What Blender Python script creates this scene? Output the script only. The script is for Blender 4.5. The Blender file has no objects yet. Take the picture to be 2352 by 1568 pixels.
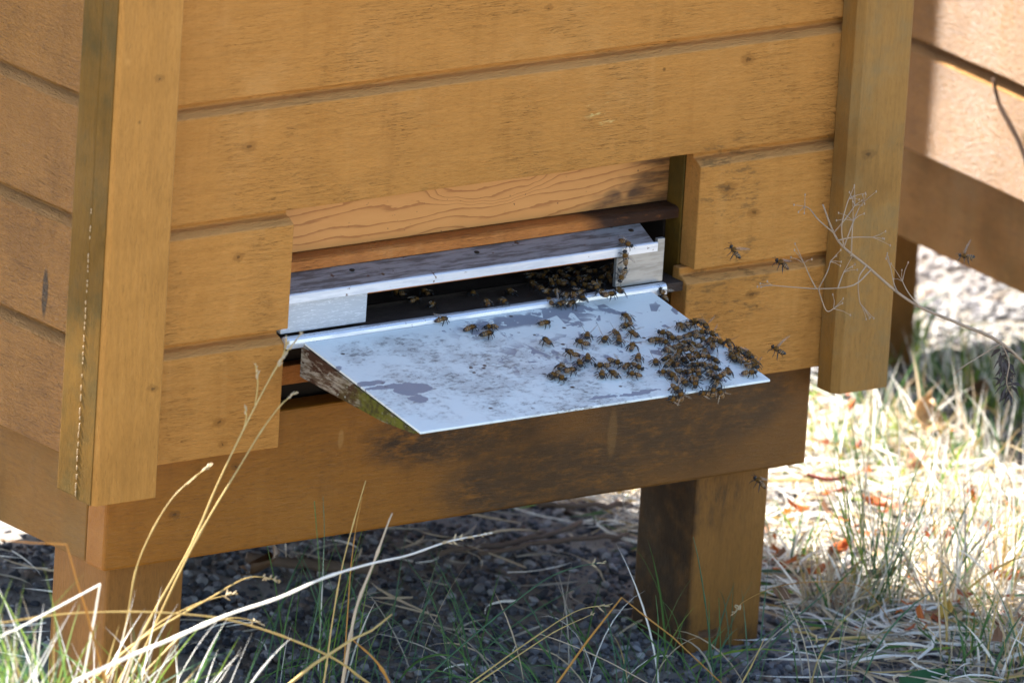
import bpy, bmesh, math, random
from mathutils import Vector, Matrix
import numpy as np

random.seed(7)
rng = np.random.default_rng(11)
R = math.radians
SC = bpy.context.scene
COL = SC.collection

# ---------------------------------------------------------------- camera
YAW, PITCH, ROLL = R(37.1088), R(16.3232), R(3.6726)
TARGET, DIST, FPX = Vector((.43105, 0, .07355)), 15.2579, 35805.16      # FPX is for a 2352 px wide frame
FWD = Vector((math.sin(YAW)*math.cos(PITCH), math.cos(YAW)*math.cos(PITCH), -math.sin(PITCH)))
RT0 = Vector((math.cos(YAW), -math.sin(YAW), 0)); UP0 = RT0.cross(FWD)
RT = math.cos(ROLL)*RT0 + math.sin(ROLL)*UP0
UP = -math.sin(ROLL)*RT0 + math.cos(ROLL)*UP0
EYE = TARGET - DIST*FWD
cd = bpy.data.cameras.new('camera'); cam = bpy.data.objects.new('camera', cd); COL.objects.link(cam)
m = Matrix((RT, UP, -FWD)).transposed().to_4x4(); m.translation = EYE
cam.matrix_world = m
cd.sensor_width = 36; cd.lens = FPX/2352*36
cd.clip_start = .5; cd.clip_end = 400
cd.dof.use_dof = True; cd.dof.focus_distance = (Vector((.5, -.1, .09))-EYE).dot(FWD); cd.dof.aperture_fstop = 8.0
SC.camera = cam

# ---------------------------------------------------------------- sky, sun, exposure
SUN_EL, SUN_AZ = R(48), R(-9)                                           # azimuth from +Y, negative towards -X
w = bpy.data.worlds.new("World"); SC.world = w; w.use_nodes = True
nt = w.node_tree
sky = nt.nodes.new('ShaderNodeTexSky'); sky.sky_type = 'NISHITA'; sky.sun_disc = False
sky.sun_elevation = SUN_EL; sky.sun_rotation = SUN_AZ
bg = nt.nodes['Background']; bg.inputs['Strength'].default_value = .085
nt.links.new(sky.outputs[0], bg.inputs[0])
sl = bpy.data.lights.new('sun', 'SUN'); sl.energy = 5.0; sl.angle = R(.5); sl.color = (1, .95, .87)
so = bpy.data.objects.new('sun', sl); COL.objects.link(so)
SUNV = Vector((math.sin(SUN_AZ)*math.cos(SUN_EL), math.cos(SUN_AZ)*math.cos(SUN_EL), math.sin(SUN_EL)))
so.rotation_euler = (-SUNV).to_track_quat('-Z', 'Y').to_euler(); so.location = SUNV*8
SC.view_settings.view_transform = 'Standard'; SC.view_settings.look = 'None'
SC.view_settings.exposure = 2.5; SC.view_settings.gamma = 1
SC.cycles.max_bounces = 8; SC.cycles.transparent_max_bounces = 12
SC.cycles.use_denoising = True

# ---------------------------------------------------------------- rays through the photograph (2352 x 1568 units)
def ray(u, v):
    return (FWD*FPX + RT*(u-1176) - UP*(v-784)).normalized()
def on_plane(u, v, p, n):
    d = ray(u, v); p = Vector(p); n = Vector(n)
    return EYE + d*((p-EYE).dot(n)/d.dot(n))
def at_y(u, v, y): return on_plane(u, v, (0, y, 0), (0, 1, 0))
GZ = -.295
def at_ground(u, v): return on_plane(u, v, (0, 0, GZ), (0, 0, 1))

# ---------------------------------------------------------------- helpers: materials
class Mat:
    def __init__(s, name, rough=.6, spec=.4):
        s.m = bpy.data.materials.new(name); s.m.use_nodes = True
        s.nt = s.m.node_tree; s.b = s.nt.nodes['Principled BSDF']
        s.b.inputs['Roughness'].default_value = rough; s.b.inputs['Specular IOR Level'].default_value = spec
        s.co = s.nt.nodes.new('ShaderNodeTexCoord').outputs['Object']
    def put(s, sock, v):
        if hasattr(v, 'is_linked') or isinstance(v, bpy.types.NodeSocket): s.nt.links.new(v, sock)
        else:
            if isinstance(v, (tuple, list)) and len(v) == 3 and sock.type == 'RGBA': v = (*v, 1)
            sock.default_value = v
    def map(s, scale=(1, 1, 1), loc=(0, 0, 0), vec=None, rot=(0, 0, 0)):
        n = s.nt.nodes.new('ShaderNodeMapping'); s.put(n.inputs['Vector'], vec or s.co)
        n.inputs['Scale'].default_value = scale; n.inputs['Location'].default_value = loc; n.inputs['Rotation'].default_value = rot
        return n.outputs[0]
    def noise(s, vec, scale=5, detail=4, rough=.6, dist=0, color=False):
        n = s.nt.nodes.new('ShaderNodeTexNoise'); s.put(n.inputs['Vector'], vec)
        n.inputs['Scale'].default_value = scale; n.inputs['Detail'].default_value = detail
        n.inputs['Roughness'].default_value = rough; n.inputs['Distortion'].default_value = dist
        return n.outputs['Color' if color else 'Fac']
    def voro(s, vec, scale=5, feature='F1', out='Distance', rnd=1):
        n = s.nt.nodes.new('ShaderNodeTexVoronoi'); n.feature = feature; s.put(n.inputs['Vector'], vec)
        n.inputs['Scale'].default_value = scale; n.inputs['Randomness'].default_value = rnd
        return n.outputs[out]
    def step(s, f, a, b, lo=0., hi=1.):
        n = s.nt.nodes.new('ShaderNodeMapRange'); n.interpolation_type = 'SMOOTHSTEP'; s.put(n.inputs[0], f)
        for k, x in zip((1, 2, 3, 4), (a, b, lo, hi)): n.inputs[k].default_value = x
        return n.outputs[0]
    def math(s, op, a, b=0.):
        n = s.nt.nodes.new('ShaderNodeMath'); n.operation = op; s.put(n.inputs[0], a); s.put(n.inputs[1], b)
        return n.outputs[0]
    def mul(s, a, b): return s.math('MULTIPLY', a, b)
    def mix(s, f, a, b):
        n = s.nt.nodes.new('ShaderNodeMix'); n.data_type = 'RGBA'
        s.put(n.inputs[0], f); s.put(n.inputs[6], a); s.put(n.inputs[7], b)
        return n.outputs[2]
    def spots(s, pts, warp=.0, wscale=60):
        """mask of soft ellipsoids: (x, y, z, rx, ry, rz)"""
        vec = s.co; out = None
        if warp:
            nc = s.noise(s.co, wscale, 2, color=True)
            a = s.nt.nodes.new('ShaderNodeVectorMath'); a.operation = 'MULTIPLY_ADD'
            s.put(a.inputs[0], nc); a.inputs[1].default_value = (warp,)*3; s.put(a.inputs[2], s.co)
            b = s.nt.nodes.new('ShaderNodeVectorMath'); b.operation = 'SUBTRACT'
            s.put(b.inputs[0], a.outputs[0]); b.inputs[1].default_value = (warp*.5,)*3; vec = b.outputs[0]
        for x, y, z, rx, ry, rz in pts:
            mp = s.map((1/rx, 1/ry, 1/rz), (-x/rx, -y/ry, -z/rz), vec)
            n = s.nt.nodes.new('ShaderNodeVectorMath'); n.operation = 'LENGTH'; s.put(n.inputs[0], mp)
            v = s.step(n.outputs['Value'], 1.0, .55)
            out = v if out is None else s.math('MAXIMUM', out, v)
        return out
    def bump(s, h, strength=.5, dist=.002, normal=None):
        n = s.nt.nodes.new('ShaderNodeBump'); n.inputs['Strength'].default_value = strength
        n.inputs['Distance'].default_value = dist; s.put(n.inputs['Height'], h)
        if normal is not None: s.put(n.inputs['Normal'], normal)
        return n.outputs[0]
    def out(s, color=None, rough=None, normal=None, metal=None):
        if color is not None: s.put(s.b.inputs['Base Color'], color)
        if rough is not None: s.put(s.b.inputs['Roughness'], rough)
        if normal is not None: s.put(s.b.inputs['Normal'], normal)
        if metal is not None: s.put(s.b.inputs['Metallic'], metal)
        return s.m

def stretch(ax, k): return tuple(1 if a == ax else k for a in 'xyz')

def painted_wood(name, base, dark, pale, ax='x', rough=.55, bump=.6, knots=(), stains_and_shade=(), dirt=.5, moss=None, gloss_var=.15, ripple=1.0, dust=0, spec=.22):
    s = Mat(name, rough, spec)
    fine = s.noise(s.map(stretch(ax, 5)), 105, 6, .74, .3)              # rough-sawn fibre
    long_ = s.noise(s.map(stretch(ax, 14)), 14, 5, .65, .6)
    blot = s.noise(s.co, 7, 5, .65)
    speck = s.noise(s.map(stretch(ax, 1.6)), 330, 3, .7)
    c = s.mix(s.step(long_, .35, .7), base, tuple(b*.86 for b in base))
    c = s.mix(s.mul(s.step(fine, .5, .66), .43), c, dark)
    c = s.mix(s.mul(s.step(fine, .47, .3), .4), c, pale)
    if ax != 'z':                                                       # each board its own tone, faint runs down the face
        zz = s.nt.nodes.new('ShaderNodeSeparateXYZ'); s.put(zz.inputs[0], s.co)
        wn = s.nt.nodes.new('ShaderNodeTexWhiteNoise'); wn.noise_dimensions = '1D'; s.put(wn.inputs['W'], s.math('FLOOR', s.math('DIVIDE', s.math('ADD', zz.outputs[2], -.295), .12)))
        c = s.mix(s.mul(wn.outputs['Value'], .28), c, tuple(d*.5+b*.5 for d, b in zip(dark, base)))
    run = s.noise(s.map((1, 1, .09) if ax != 'z' else (1, 1, .2), (7, 1, 2)), 42, 4, .6)
    c = s.mix(s.mul(s.step(run, .54, .7), .2), c, dark); c = s.mix(s.mul(s.step(run, .42, .3), .2), c, pale)
    c = s.mix(s.mul(s.step(blot, .5, .75), dirt), c, dark)
    c = s.mix(s.mul(s.step(blot, .46, .3), .35), c, pale)
    crack = s.noise(s.map(stretch(ax, 26), (3, 5, 7)), 16, 3, .6, .4)
    ck = s.step(s.math('ABSOLUTE', s.math('SUBTRACT', crack, .5)), .006, .0)
    ck = s.mul(ck, s.step(s.noise(s.co, 10, 2), .47, .58))
    c = s.mix(s.mul(ck, .8), c, tuple(d*.35 for d in dark))
    c = s.mix(s.mul(s.step(speck, .68, .78), .75), c, tuple(d*.3 for d in dark))
    vs = s.voro(s.map((1, 1, 1), (2, 1, 4)), 26)
    c = s.mix(s.mul(s.mul(s.step(vs, .08, .03), s.step(s.noise(s.co, 9, 3), .52, .64)), .7), c, tuple(d*.4 for d in dark))
    vp = s.voro(s.map((1, 1, .7), (5, 3, 1)), 17)
    c = s.mix(s.mul(s.mul(s.step(vp, .09, .03), s.step(s.noise(s.co, 8, 3), .55, .7)), .5), c, tuple(min(1, p*1.3) for p in pale))
    if dust:
     gn = s.nt.nodes.new('ShaderNodeNewGeometry'); sx = s.nt.nodes.new('ShaderNodeSeparateXYZ'); s.put(sx.inputs[0], gn.outputs['Normal'])
     c = s.mix(s.mul(s.step(sx.outputs[2], .25, .5), dust), c, (.66, .35, .13))      # dust lying on upward faces
    if moss:
        mm = s.mul(s.step(s.noise(s.co, 16, 6, .7), .42, .68), moss[1]); c = s.mix(mm, c, moss[0])
    if knots:
        ring = s.spots([(x, y, z, r*2.4, r*2.6, r*1.5) for x, y, z, r in knots], .009, 120)
        c = s.mix(s.mul(ring, .45), c, tuple(d*.7 for d in dark))
        core = s.spots([(x, y, z, r*.75, r, r*.55) for x, y, z, r in knots], .007, 160)
        c = s.mix(s.mul(core, .6), c, tuple(d*.22 for d in dark))
    for pts, col, k, lo, hi in stains_and_shade:
        mr = min(min(q[3:]) for q in pts); mk = s.spots(pts, .05 if mr > .025 else mr*.5, 22 if mr > .025 else 60)
        mk = s.mul(s.mul(mk, s.step(s.noise(s.map(stretch(ax, 3)), 40, 6, .75), lo, hi)), k); c = s.mix(mk, c, col)
    h = s.math('ADD', s.mul(fine, 1.0), s.mul(s.noise(s.map(stretch(ax, 3.2), (9, 9, 9)), 150, 3, .6, .8), .7*ripple))
    h = s.math('SUBTRACT', h, s.mul(ck, .8))
    return s.out(c, s.step(blot, .3, .7, rough-gloss_var, rough+gloss_var), s.bump(h, bump, .003))

def plain(name, col, rough=.6, spec=.4, var=.25, scale=40, trans=0, metal=0):
    s = Mat(name, rough, spec)
    n = s.noise(s.co, scale, 4)
    c = s.mix(n, tuple(x*(1-var) for x in col), tuple(min(1, x*(1+var)) for x in col))
    if trans: s.b.inputs['Transmission Weight'].default_value = 0
    return s.out(c, None, s.bump(n, .2, .001), metal or None)

def leafy(name, col, var=.3, rough=.5, sub=.35, scale=30):
    """blade / leaf: diffuse plus translucent"""
    s = Mat(name, rough, .35)
    n = s.noise(s.co, scale, 3)
    c = s.mix(n, tuple(x*(1-var) for x in col), tuple(min(1, x*(1+var)) for x in col))
    s.out(c)
    t = s.nt.nodes.new('ShaderNodeBsdfTranslucent'); s.put(t.inputs['Color'], c)
    mx = s.nt.nodes.new('ShaderNodeMixShader'); mx.inputs[0].default_value = sub
    s.nt.links.new(s.b.outputs[0], mx.inputs[1]); s.nt.links.new(t.outputs[0], mx.inputs[2])
    s.nt.links.new(mx.outputs[0], s.nt.nodes['Material Output'].inputs[0])
    return s.m

# ---------------------------------------------------------------- helpers: geometry
class MB:
    def __init__(s): s.v = []; s.f = []; s.mi = []
    def add(s, vs, fs, mi=0):
        o = len(s.v); s.v += [tuple(v) for v in vs]; s.f += [tuple(i+o for i in f) for f in fs]
        s.mi += (list(mi) if isinstance(mi, (list, tuple)) else [mi]*len(fs))
    def box(s, x0, x1, y0, y1, z0, z1, mi=0):
        v = [(x, y, z) for x in (x0, x1) for y in (y0, y1) for z in (z0, z1)]
        s.add(v, [(0, 1, 3, 2), (4, 6, 7, 5), (0, 4, 5, 1), (2, 3, 7, 6), (0, 2, 6, 4), (1, 5, 7, 3)], mi)
    def prism(s, prof, a0, a1, ax='x', seg=1, wob=0.):
        """polygon prof extruded along ax from a0 to a1; prof holds the two other coordinates in xyz order"""
        n = len(prof); vs = []; fs = []
        for k in range(seg+1):
            a = a0+(a1-a0)*k/seg
            j = wob*(math.sin(a*23+a0*7)+.6*math.sin(a*61+2)) if wob else 0
            for p, q in prof:
                vs.append({'x': (a, p+j, q), 'y': (p+j, a, q), 'z': (p, q, a)}[ax])
        for k in range(seg):
            for i in range(n):
                a, b = k*n+i, k*n+(i+1) % n
                fs.append((a, b, b+n, a+n))
        fs += [tuple(range(n))[::-1], tuple(range(seg*n, seg*n+n))]
        s.add(vs, fs)
    def tube(s, pts, rad, n=6, mi=0, cap=True):
        pts = [Vector(p) for p in pts]; N = len(pts); vs = []; fs = []
        rad = rad if isinstance(rad, (list, tuple)) else [rad]*N
        t0 = (pts[1]-pts[0]).normalized(); side = t0.orthogonal().normalized()
        for i in range(N):
            t = (pts[min(i+1, N-1)]-pts[max(i-1, 0)]).normalized()
            side = (side - t*side.dot(t)).normalized(); b = t.cross(side)
            for k in range(n):
                a = 2*math.pi*k/n; vs.append(pts[i]+(side*math.cos(a)+b*math.sin(a))*rad[i])
        for i in range(N-1):
            for k in range(n):
                a, b_ = i*n+k, i*n+(k+1) % n; fs.append((a, b_, b_+n, a+n))
        if cap: fs += [tuple(range(n))[::-1], tuple(range((N-1)*n, N*n))]
        s.add(vs, fs, mi)
    def blade(s, pts, width, mi=0, twist=0., ref=None):
        """grass blade: V section ribbon tapering to a tip"""
        pts = [Vector(p) for p in pts]; N = len(pts); vs = []; fs = []
        ref = ref or Vector((random.uniform(-1, 1), random.uniform(-1, 1), .3))
        for i in range(N):
            t = (pts[min(i+1, N-1)]-pts[max(i-1, 0)]).normalized()
            sd = t.cross(ref); sd = sd.normalized() if sd.length > 1e-6 else t.orthogonal().normalized()
            nn = t.cross(sd); f = i/(N-1); wd = width*min(1, (1-f)*2.2+.05)*(.6+.4*min(1, f*5))
            a = twist*f; sd2 = sd*math.cos(a)+nn*math.sin(a); nn2 = t.cross(sd2)
            vs += [pts[i]-sd2*wd*.5, pts[i]+nn2*wd*.28, pts[i]+sd2*wd*.5]
        for i in range(N-1):
            a = i*3; fs += [(a, a+1, a+4, a+3), (a+1, a+2, a+5, a+4)]
        s.add(vs, fs, mi)
    def lump(s, c, r, n=(8, 6), mi=0, rot=None):
        rx, ry, rz = (r, r, r) if not isinstance(r, (tuple, list)) else r
        vs = []; fs = []; nu, nv = n; M = rot or Matrix.Identity(3)
        for j in range(1, nv):
            th = math.pi*j/nv
            for i in range(nu):
                ph = 2*math.pi*i/nu
                vs.append(Vector(c)+M@Vector((rx*math.sin(th)*math.cos(ph), ry*math.sin(th)*math.sin(ph), rz*math.cos(th))))
        for j in range(nv-2):
            for i in range(nu):
                a, b = j*nu+i, j*nu+(i+1) % nu; fs.append((a, a+nu, b+nu, b))
        t = len(vs); vs += [Vector(c)+M@Vector((0, 0, rz)), Vector(c)-M@Vector((0, 0, rz))]
        for i in range(nu):
            fs.append((t, i, (i+1) % nu)); o = (nv-2)*nu; fs.append((t+1, o+(i+1) % nu, o+i))
        s.add(vs, fs, mi)
    def build(s, name, mats, parent=None, bevel=0, smooth=False, off=(0, 0, 0), link=True):
        me = bpy.data.meshes.new(name)
        if any(off): s.v = [(x-off[0], y-off[1], z-off[2]) for x, y, z in s.v]
        me.from_pydata(s.v, [], s.f); me.update()
        for m_ in (mats if isinstance(mats, (list, tuple)) else [mats]): me.materials.append(m_)
        if any(s.mi): me.polygons.foreach_set('material_index', s.mi)
        if smooth: me.polygons.foreach_set('use_smooth', [True]*len(me.polygons))
        bm = bmesh.new(); bm.from_mesh(me); bmesh.ops.recalc_face_normals(bm, faces=bm.faces); bm.to_mesh(me); bm.free()
        o = bpy.data.objects.new(name, me); COL.objects.link(o)
        if parent: o.parent = parent
        if bevel:
            b = o.modifiers.new('edge', 'BEVEL'); b.width = bevel; b.segments = 2; b.limit_method = 'ANGLE'; b.angle_limit = R(40)
        return o

def tag(o, label, cat, group=None, kind=None):
    if label: o['label'] = label
    if cat: o['category'] = cat
    if group: o['group'] = group
    if kind: o['kind'] = kind
    return o
def empty(name, loc, rz=0):
    o = bpy.data.objects.new(name, None); COL.objects.link(o); o.location = loc; o.rotation_euler = (0, 0, rz)
    o.empty_display_size = .1; return o
def dup(root):
    r = root.copy(); COL.objects.link(r)
    for ch in list(root.children):
        c = ch.copy(); COL.objects.link(c); c.parent = r
        for g in ch.children:
            d = g.copy(); COL.objects.link(d); d.parent = c
    return r
def smooth_path(pts, k=5):
    """Catmull-Rom through points"""
    P = [Vector(p) for p in pts]; P = [P[0]*2-P[1]]+P+[P[-1]*2-P[-2]]; out = []
    for i in range(1, len(P)-2):
        a, b, c, d = P[i-1:i+3]
        for j in range(k):
            t = j/k
            out.append(.5*((2*b)+(c-a)*t+(2*a-5*b+4*c-d)*t*t+(3*b-a-3*c+d)*t**3))
    out.append(P[-2]); return out

# ---------------------------------------------------------------- the ground
def ground_mat():
    s = Mat('ground_soil', .95, .2)
    a = s.noise(s.co, 3, 6, .7); b = s.noise(s.co, 60, 5, .75); v = s.voro(s.co, 110, out='Color')
    c = s.mix(s.step(a, .4, .65), (.19, .17, .15), (.26, .22, .16))
    c = s.mix(s.mul(s.step(b, .5, .7), .7), c, (.14, .11, .085))
    c = s.mix(.3, c, s.mix(v, (.12, .11, .11), (.34, .32, .30)))
    return s.out(c, None, s.bump(b, .9, .008))
g = MB(); N = 70
xs = np.concatenate([[-120, -40, -12, -4], np.linspace(-1.2, 3.2, N), [6, 14, 40, 120]])
ys = np.concatenate([[-120, -40, -12, -4], np.linspace(-1.6, 2.6, N), [6, 14, 40, 120]])
def gh(x, y):
    return GZ + .004*math.sin(x*9+y*4)*math.sin(y*11-x*3) + .003*math.sin(x*31+1)*math.sin(y*27) - .003
gv = [(x, y, gh(x, y)) for x in xs for y in ys]; n = len(ys)
gf = [(i*n+j, (i+1)*n+j, (i+1)*n+j+1, i*n+j+1) for i in range(len(xs)-1) for j in range(n-1)]
g.add(gv, gf); tag(g.build('ground', ground_mat(), smooth=True), 'dry stony ground under and around the hives', 'ground', kind='structure')

# ---------------------------------------------------------------- wood and metal of the hives
Z0 = .295           # hive local z = world z + Z0 (board bottoms are at world z = 0)
PW = .12
def L(x, y, z, *r): return (x, y, z+Z0, *r)
OCH, OCHD, OCHP = (.60, .262, .058), (.35, .132, .024), (.69, .335, .095)
kn_front = [L(*k) for k in [(.10, 0, .31, .005), (.095, 0, .20, .004), (.084, 0, .035, .004), (.09, 0, .012, .003), (.70, 0, .33, .005), (.725, 0, .085, .004), (.72, 0, .17, .004), (.685, 0, .20, .006), (.66, 0, .43, .005), (.45, 0, .41, .003)]]
m_front = painted_wood('ochre_board_front', OCH, OCHD, OCHP, 'x', .72, .8, dust=.4, spec=.16, knots=kn_front,
    stains_and_shade=[([L(.515, 0, .305, .022, .05, .018), L(.53, 0, .292, .015, .05, .012)], (.75, .52, .18), .8, .55, .62), ([L(.69, 0, .21, .06, .05, .06), L(.70, 0, .1, .07, .05, .05)], (.16, .085, .03), .6, .5, .62)])
m_side = painted_wood('ochre_board_side', (.45, .195, .032), (.22, .088, .013), (.52, .24, .05), 'y', .36, 1.3, dust=.5, spec=.26,
    stains_and_shade=[([L(-.05, .115, .15, .02, .006, .03)], (.05, .035, .02), .9, .3, .5)], gloss_var=.1, ripple=2.2)
m_trim = painted_wood('ochre_trim', (.46, .205, .04), (.27, .115, .02), (.54, .27, .07), 'z', .5, .3, ripple=.4,
    knots=[L(-.02, -.03, .09, .0035), L(-.033, -.03, .40, .003), L(.845, -.03, .21, .004), L(.86, -.03, .14, .003)])
m_trim_side = painted_wood('olive_stained_trim', (.155, .075, .009), (.065, .034, .005), (.21, .105, .016), 'z', .62, .3, dirt=.8, spec=.12, moss=((.06, .045, .012), .6), ripple=.4)
m_trim_r = painted_wood('weathered_trim', (.33, .16, .035), (.19, .09, .02), (.40, .20, .055), 'z', .55, .35, dirt=.7, moss=((.19, .14, .06), .5), ripple=.4,
    knots=[L(.835, -.03, .225, .005), L(.825, -.03, .12, .003)])
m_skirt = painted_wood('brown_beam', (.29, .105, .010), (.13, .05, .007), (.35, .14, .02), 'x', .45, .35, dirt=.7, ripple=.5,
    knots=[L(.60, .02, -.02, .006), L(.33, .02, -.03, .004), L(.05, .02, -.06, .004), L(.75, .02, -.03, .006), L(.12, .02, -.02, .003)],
    stains_and_shade=[([L(.66, .02, -.02, .13, .1, .09), L(.50, .02, -.08, .16, .1, .05), L(.72, .02, -.03, .1, .1, .05), L(.39, .02, -.02, .14, .1, .04), L(.62, .02, .01, .2, .1, .025)], (.026, .015, .008), .92, .30, .58), ([L(.578, .02, -.045, .007, .05, .03), L(.245, .02, -.008, .004, .05, .012), L(.60, .02, .0, .006, .05, .02)], (.42, .21, .06), .5, .2, .5), ([L(.62, .02, -.04, .34, .1, .14)], (.09, .042, .012), .62, .1, .5)])
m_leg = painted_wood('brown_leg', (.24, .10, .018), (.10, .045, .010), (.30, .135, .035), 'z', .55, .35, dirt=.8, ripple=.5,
    stains_and_shade=[([L(.6990, .11, -.2, .0225, .16, .5)], (.018, .011, .007), .93, .0, .2), ([L(.74, .05, -.30, .1, .03, .05), L(.73,.053,-.14,.05,.02,.04)], (.04, .024, .012), .7, .4, .7)])  # first mark paints deep shade onto the right leg's inner face
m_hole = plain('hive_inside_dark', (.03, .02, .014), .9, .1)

def pine_mat():
    s = Mat('pine_panel', .5, .35)
    warp = s.noise(s.map((2.2, 4, 5)), 2.0, 2, .5)
    zc = s.nt.nodes.new('ShaderNodeSeparateXYZ'); s.put(zc.inputs[0], s.co)
    kn = s.spots([L(.43, .05, .2215, .09, .2, .024)], .02, 20)
    f = s.math('ADD', s.mul(zc.outputs[2], 88.), s.math('ADD', s.mul(warp, 6.0), s.math('ADD', s.mul(kn, 2.2), s.mul(s.noise(s.map((1, 3, 6)), 9, 4, .6), 1.6))))
    f = s.math('ADD', f, s.mul(zc.outputs[0], -4.))
    fr = s.math('FRACT', f)
    line = s.math('ADD', s.mul(s.mul(s.step(fr, .72, .95), s.step(fr, 1.0, .97)), .9), s.mul(s.step(fr, .2, .9), .12))
    c = s.mix(s.noise(s.map((1, 6, 6)), 30, 4), (.56, .235, .056), (.66, .30, .085))
    c = s.mix(s.mul(line, .7), c, (.30, .095, .018))
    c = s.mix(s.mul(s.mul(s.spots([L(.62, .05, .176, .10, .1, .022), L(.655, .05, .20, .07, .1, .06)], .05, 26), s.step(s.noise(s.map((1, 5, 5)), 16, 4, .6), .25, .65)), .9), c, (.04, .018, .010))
    c = s.mix(s.mul(s.step(s.noise(s.co, 220, 2), .72, .76), .8), c, (.08, .03, .015))
    return s.out(c, None, s.bump(f, .03, .001))
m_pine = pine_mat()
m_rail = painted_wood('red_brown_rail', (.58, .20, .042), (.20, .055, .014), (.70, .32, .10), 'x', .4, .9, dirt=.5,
    stains_and_shade=[([L(.60, .04, .17, .08, .1, .05)], (.03, .015, .01), .95, .2, .4)])
m_darkwood = painted_wood('blackened_entrance_wood', (.085, .055, .04), (.03, .02, .015), (.2, .14, .09), 'x', .7, .8)

def metal_mat(name, base, dull, k, rough=.38):
    s = Mat(name, rough, .5)
    sc = s.noise(s.map((1, 9, 9), rot=(0, .0, .12)), 22, 5, .7)
    c = s.mix(s.mul(s.step(sc, .42, .62), k), base, dull)
    pr = s.mul(s.step(s.noise(s.co, 75, 4, .7), .63, .68), .9)
    c = s.mix(pr, c, (.13, .06, .03))
    c = s.mix(s.step(s.voro(s.map((1, 1, 1), (1, 2, 3)), 45), .1, .06), c, (.12, .065, .03))
    s.b.inputs['Metallic'].default_value = .55
    return s.out(c, s.step(sc, .3, .7, rough-.08, rough+.15), s.bump(sc, .12, .001))
m_visor = metal_mat('worn_aluminium_top', (.36, .35, .36), (.14, .115, .105), .9)
m_lip = metal_mat('bright_aluminium', (.72, .74, .78), (.55, .56, .60), .6)
m_sill = metal_mat('aluminium_channel', (.66, .68, .72), (.5, .5, .53), .5, .3)
def block_mat():
    s = Mat('scratched_white_metal', .4, .5)
    sc = s.noise(s.map((1, 1, 12), rot=(0, .22, 0)), 30, 4, .6, .5)
    ln = s.step(s.math('ABSOLUTE', s.math('SUBTRACT', sc, .5)), .02, .004)
    c = s.mix(s.mul(ln, .7), (.46, .48, .51), (.78, .79, .82))
    s.b.inputs['Metallic'].default_value = .3
    return s.out(c, None, s.bump(sc, .1, .001))
m_block = block_mat()

def sheet_mat():
    s = Mat('flaking_white_paint', .42, .5)
    P = lambda t, rx, ry, lift=.0: (t[0], t[1], t[2]+Z0, rx, ry, .05)
    pt = lambda u, v: on_plane(u, v, (0, 0, .1055), SN)
    base = (.78, .835, .81); grey = (.29, .305, .35)
    n1 = s.noise(s.map((1, 1, 1)), 55, 4, .6, .8)
    flake = s.voro(s.map((1, .8, 1)), 85, out='Color')
    fl = s.math('ADD', s.mul(n1, .65), s.mul(flake, .35))
    zone = s.spots([P(pt(1220, 745), .11, .03), P(pt(1330, 712), .10, .034), P(pt(1090, 745), .10, .010), P(pt(1500, 735), .10, .05), P(pt(1600, 830), .08, .07), P(pt(1400, 800), .2, .05)], .02, 40)
    core = s.spots([P(pt(1180, 738), .085, .016), P(pt(1300, 715), .05, .022)], .012, 70)
    peel = s.math('MAXIMUM', s.mul(zone, s.step(fl, .585, .6)), s.mul(core, s.step(fl, .40, .415)))
    blot = s.spots([P(pt(948, 893), .026, .013), P(pt(890, 888), .036, .0042), P(pt(852, 880), .02, .006), P(pt(962, 915), .012, .01), P(pt(775, 846), .008, .004), P(pt(1385, 912), .02, .004), P(pt(1470, 902), .03, .004)], .012, 90)
    peel = s.math('MAXIMUM', peel, s.step(blot, .2, .3))
    tone = s.noise(s.co, 12, 4)
    c = s.mix(tone, base, tuple(b*.9 for b in base))
    dn = s.noise(s.map((.5, 1, 1)), 210, 6, .8); dm = s.noise(s.co, 26, 4, .7)
    dz = s.spots([P(pt(1150, 850), .17, .075), P(pt(1250, 900), .16, .05), P(pt(930, 800), .12, .03), P(pt(1450, 930), .16, .03), P(pt(1080, 890), .14, .07)], .05, 20)
    dirt = s.mul(s.mul(s.step(dn, .50, .60), s.step(dm, .36, .56)), s.math('ADD', s.mul(dz, .75), .06))
    c = s.mix(dirt, c, (.06, .055, .05))
    c = s.mix(s.mul(s.mul(dz, s.step(dm, .4, .6)), .35), c, (.27, .27, .27))
    c = s.mix(peel, c, s.mix(tone, grey, (.25, .27, .31)))
    vo = s.voro(s.map((.8, 1, 1), (4, 2, 1)), 62)
    c = s.mix(s.mul(s.step(s.math('ADD', vo, s.mul(s.noise(s.co, 60, 3), .16)), .21, .17), s.step(s.noise(s.co, 17, 2), .45, .55)), c, (.05, .025, .015))
    h = s.math('SUBTRACT', 1., peel)
    return s.out(c, s.step(tone, .3, .7, .3, .5), s.bump(h, .35, .0006))
def board_side_mat():
    s = Mat('mossy_flaking_wood', .8, .2)
    f = s.noise(s.map((6, 1, 6)), 60, 5, .7)
    p = s.noise(s.map((3, 1, 3)), 35, 5, .7)
    c = s.mix(s.step(f, .42, .6), (.36, .31, .24), (.13, .085, .05))
    c = s.mix(s.step(p, .48, .55), c, (.07, .032, .016))
    y = s.nt.nodes.new('ShaderNodeSeparateXYZ'); s.put(y.inputs[0], s.co)
    ms = s.mul(s.step(y.outputs[1], -.05, -.12), s.step(s.noise(s.co, 40, 4), .3, .55))
    c = s.mix(ms, c, s.mix(s.step(s.noise(s.co, 110, 4), .4, .6), (.13, .125, .016), (.06, .048, .015)))
    c = s.mix(s.mul(s.step(s.noise(s.co, 160, 3), .66, .7), .8), c, (.42, .46, .42))
    return s.out(c, None, s.bump(f, .8, .003))
m_glint = plain('pale_seam_glint', (.48, .32, .16), .3, .6)

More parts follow.
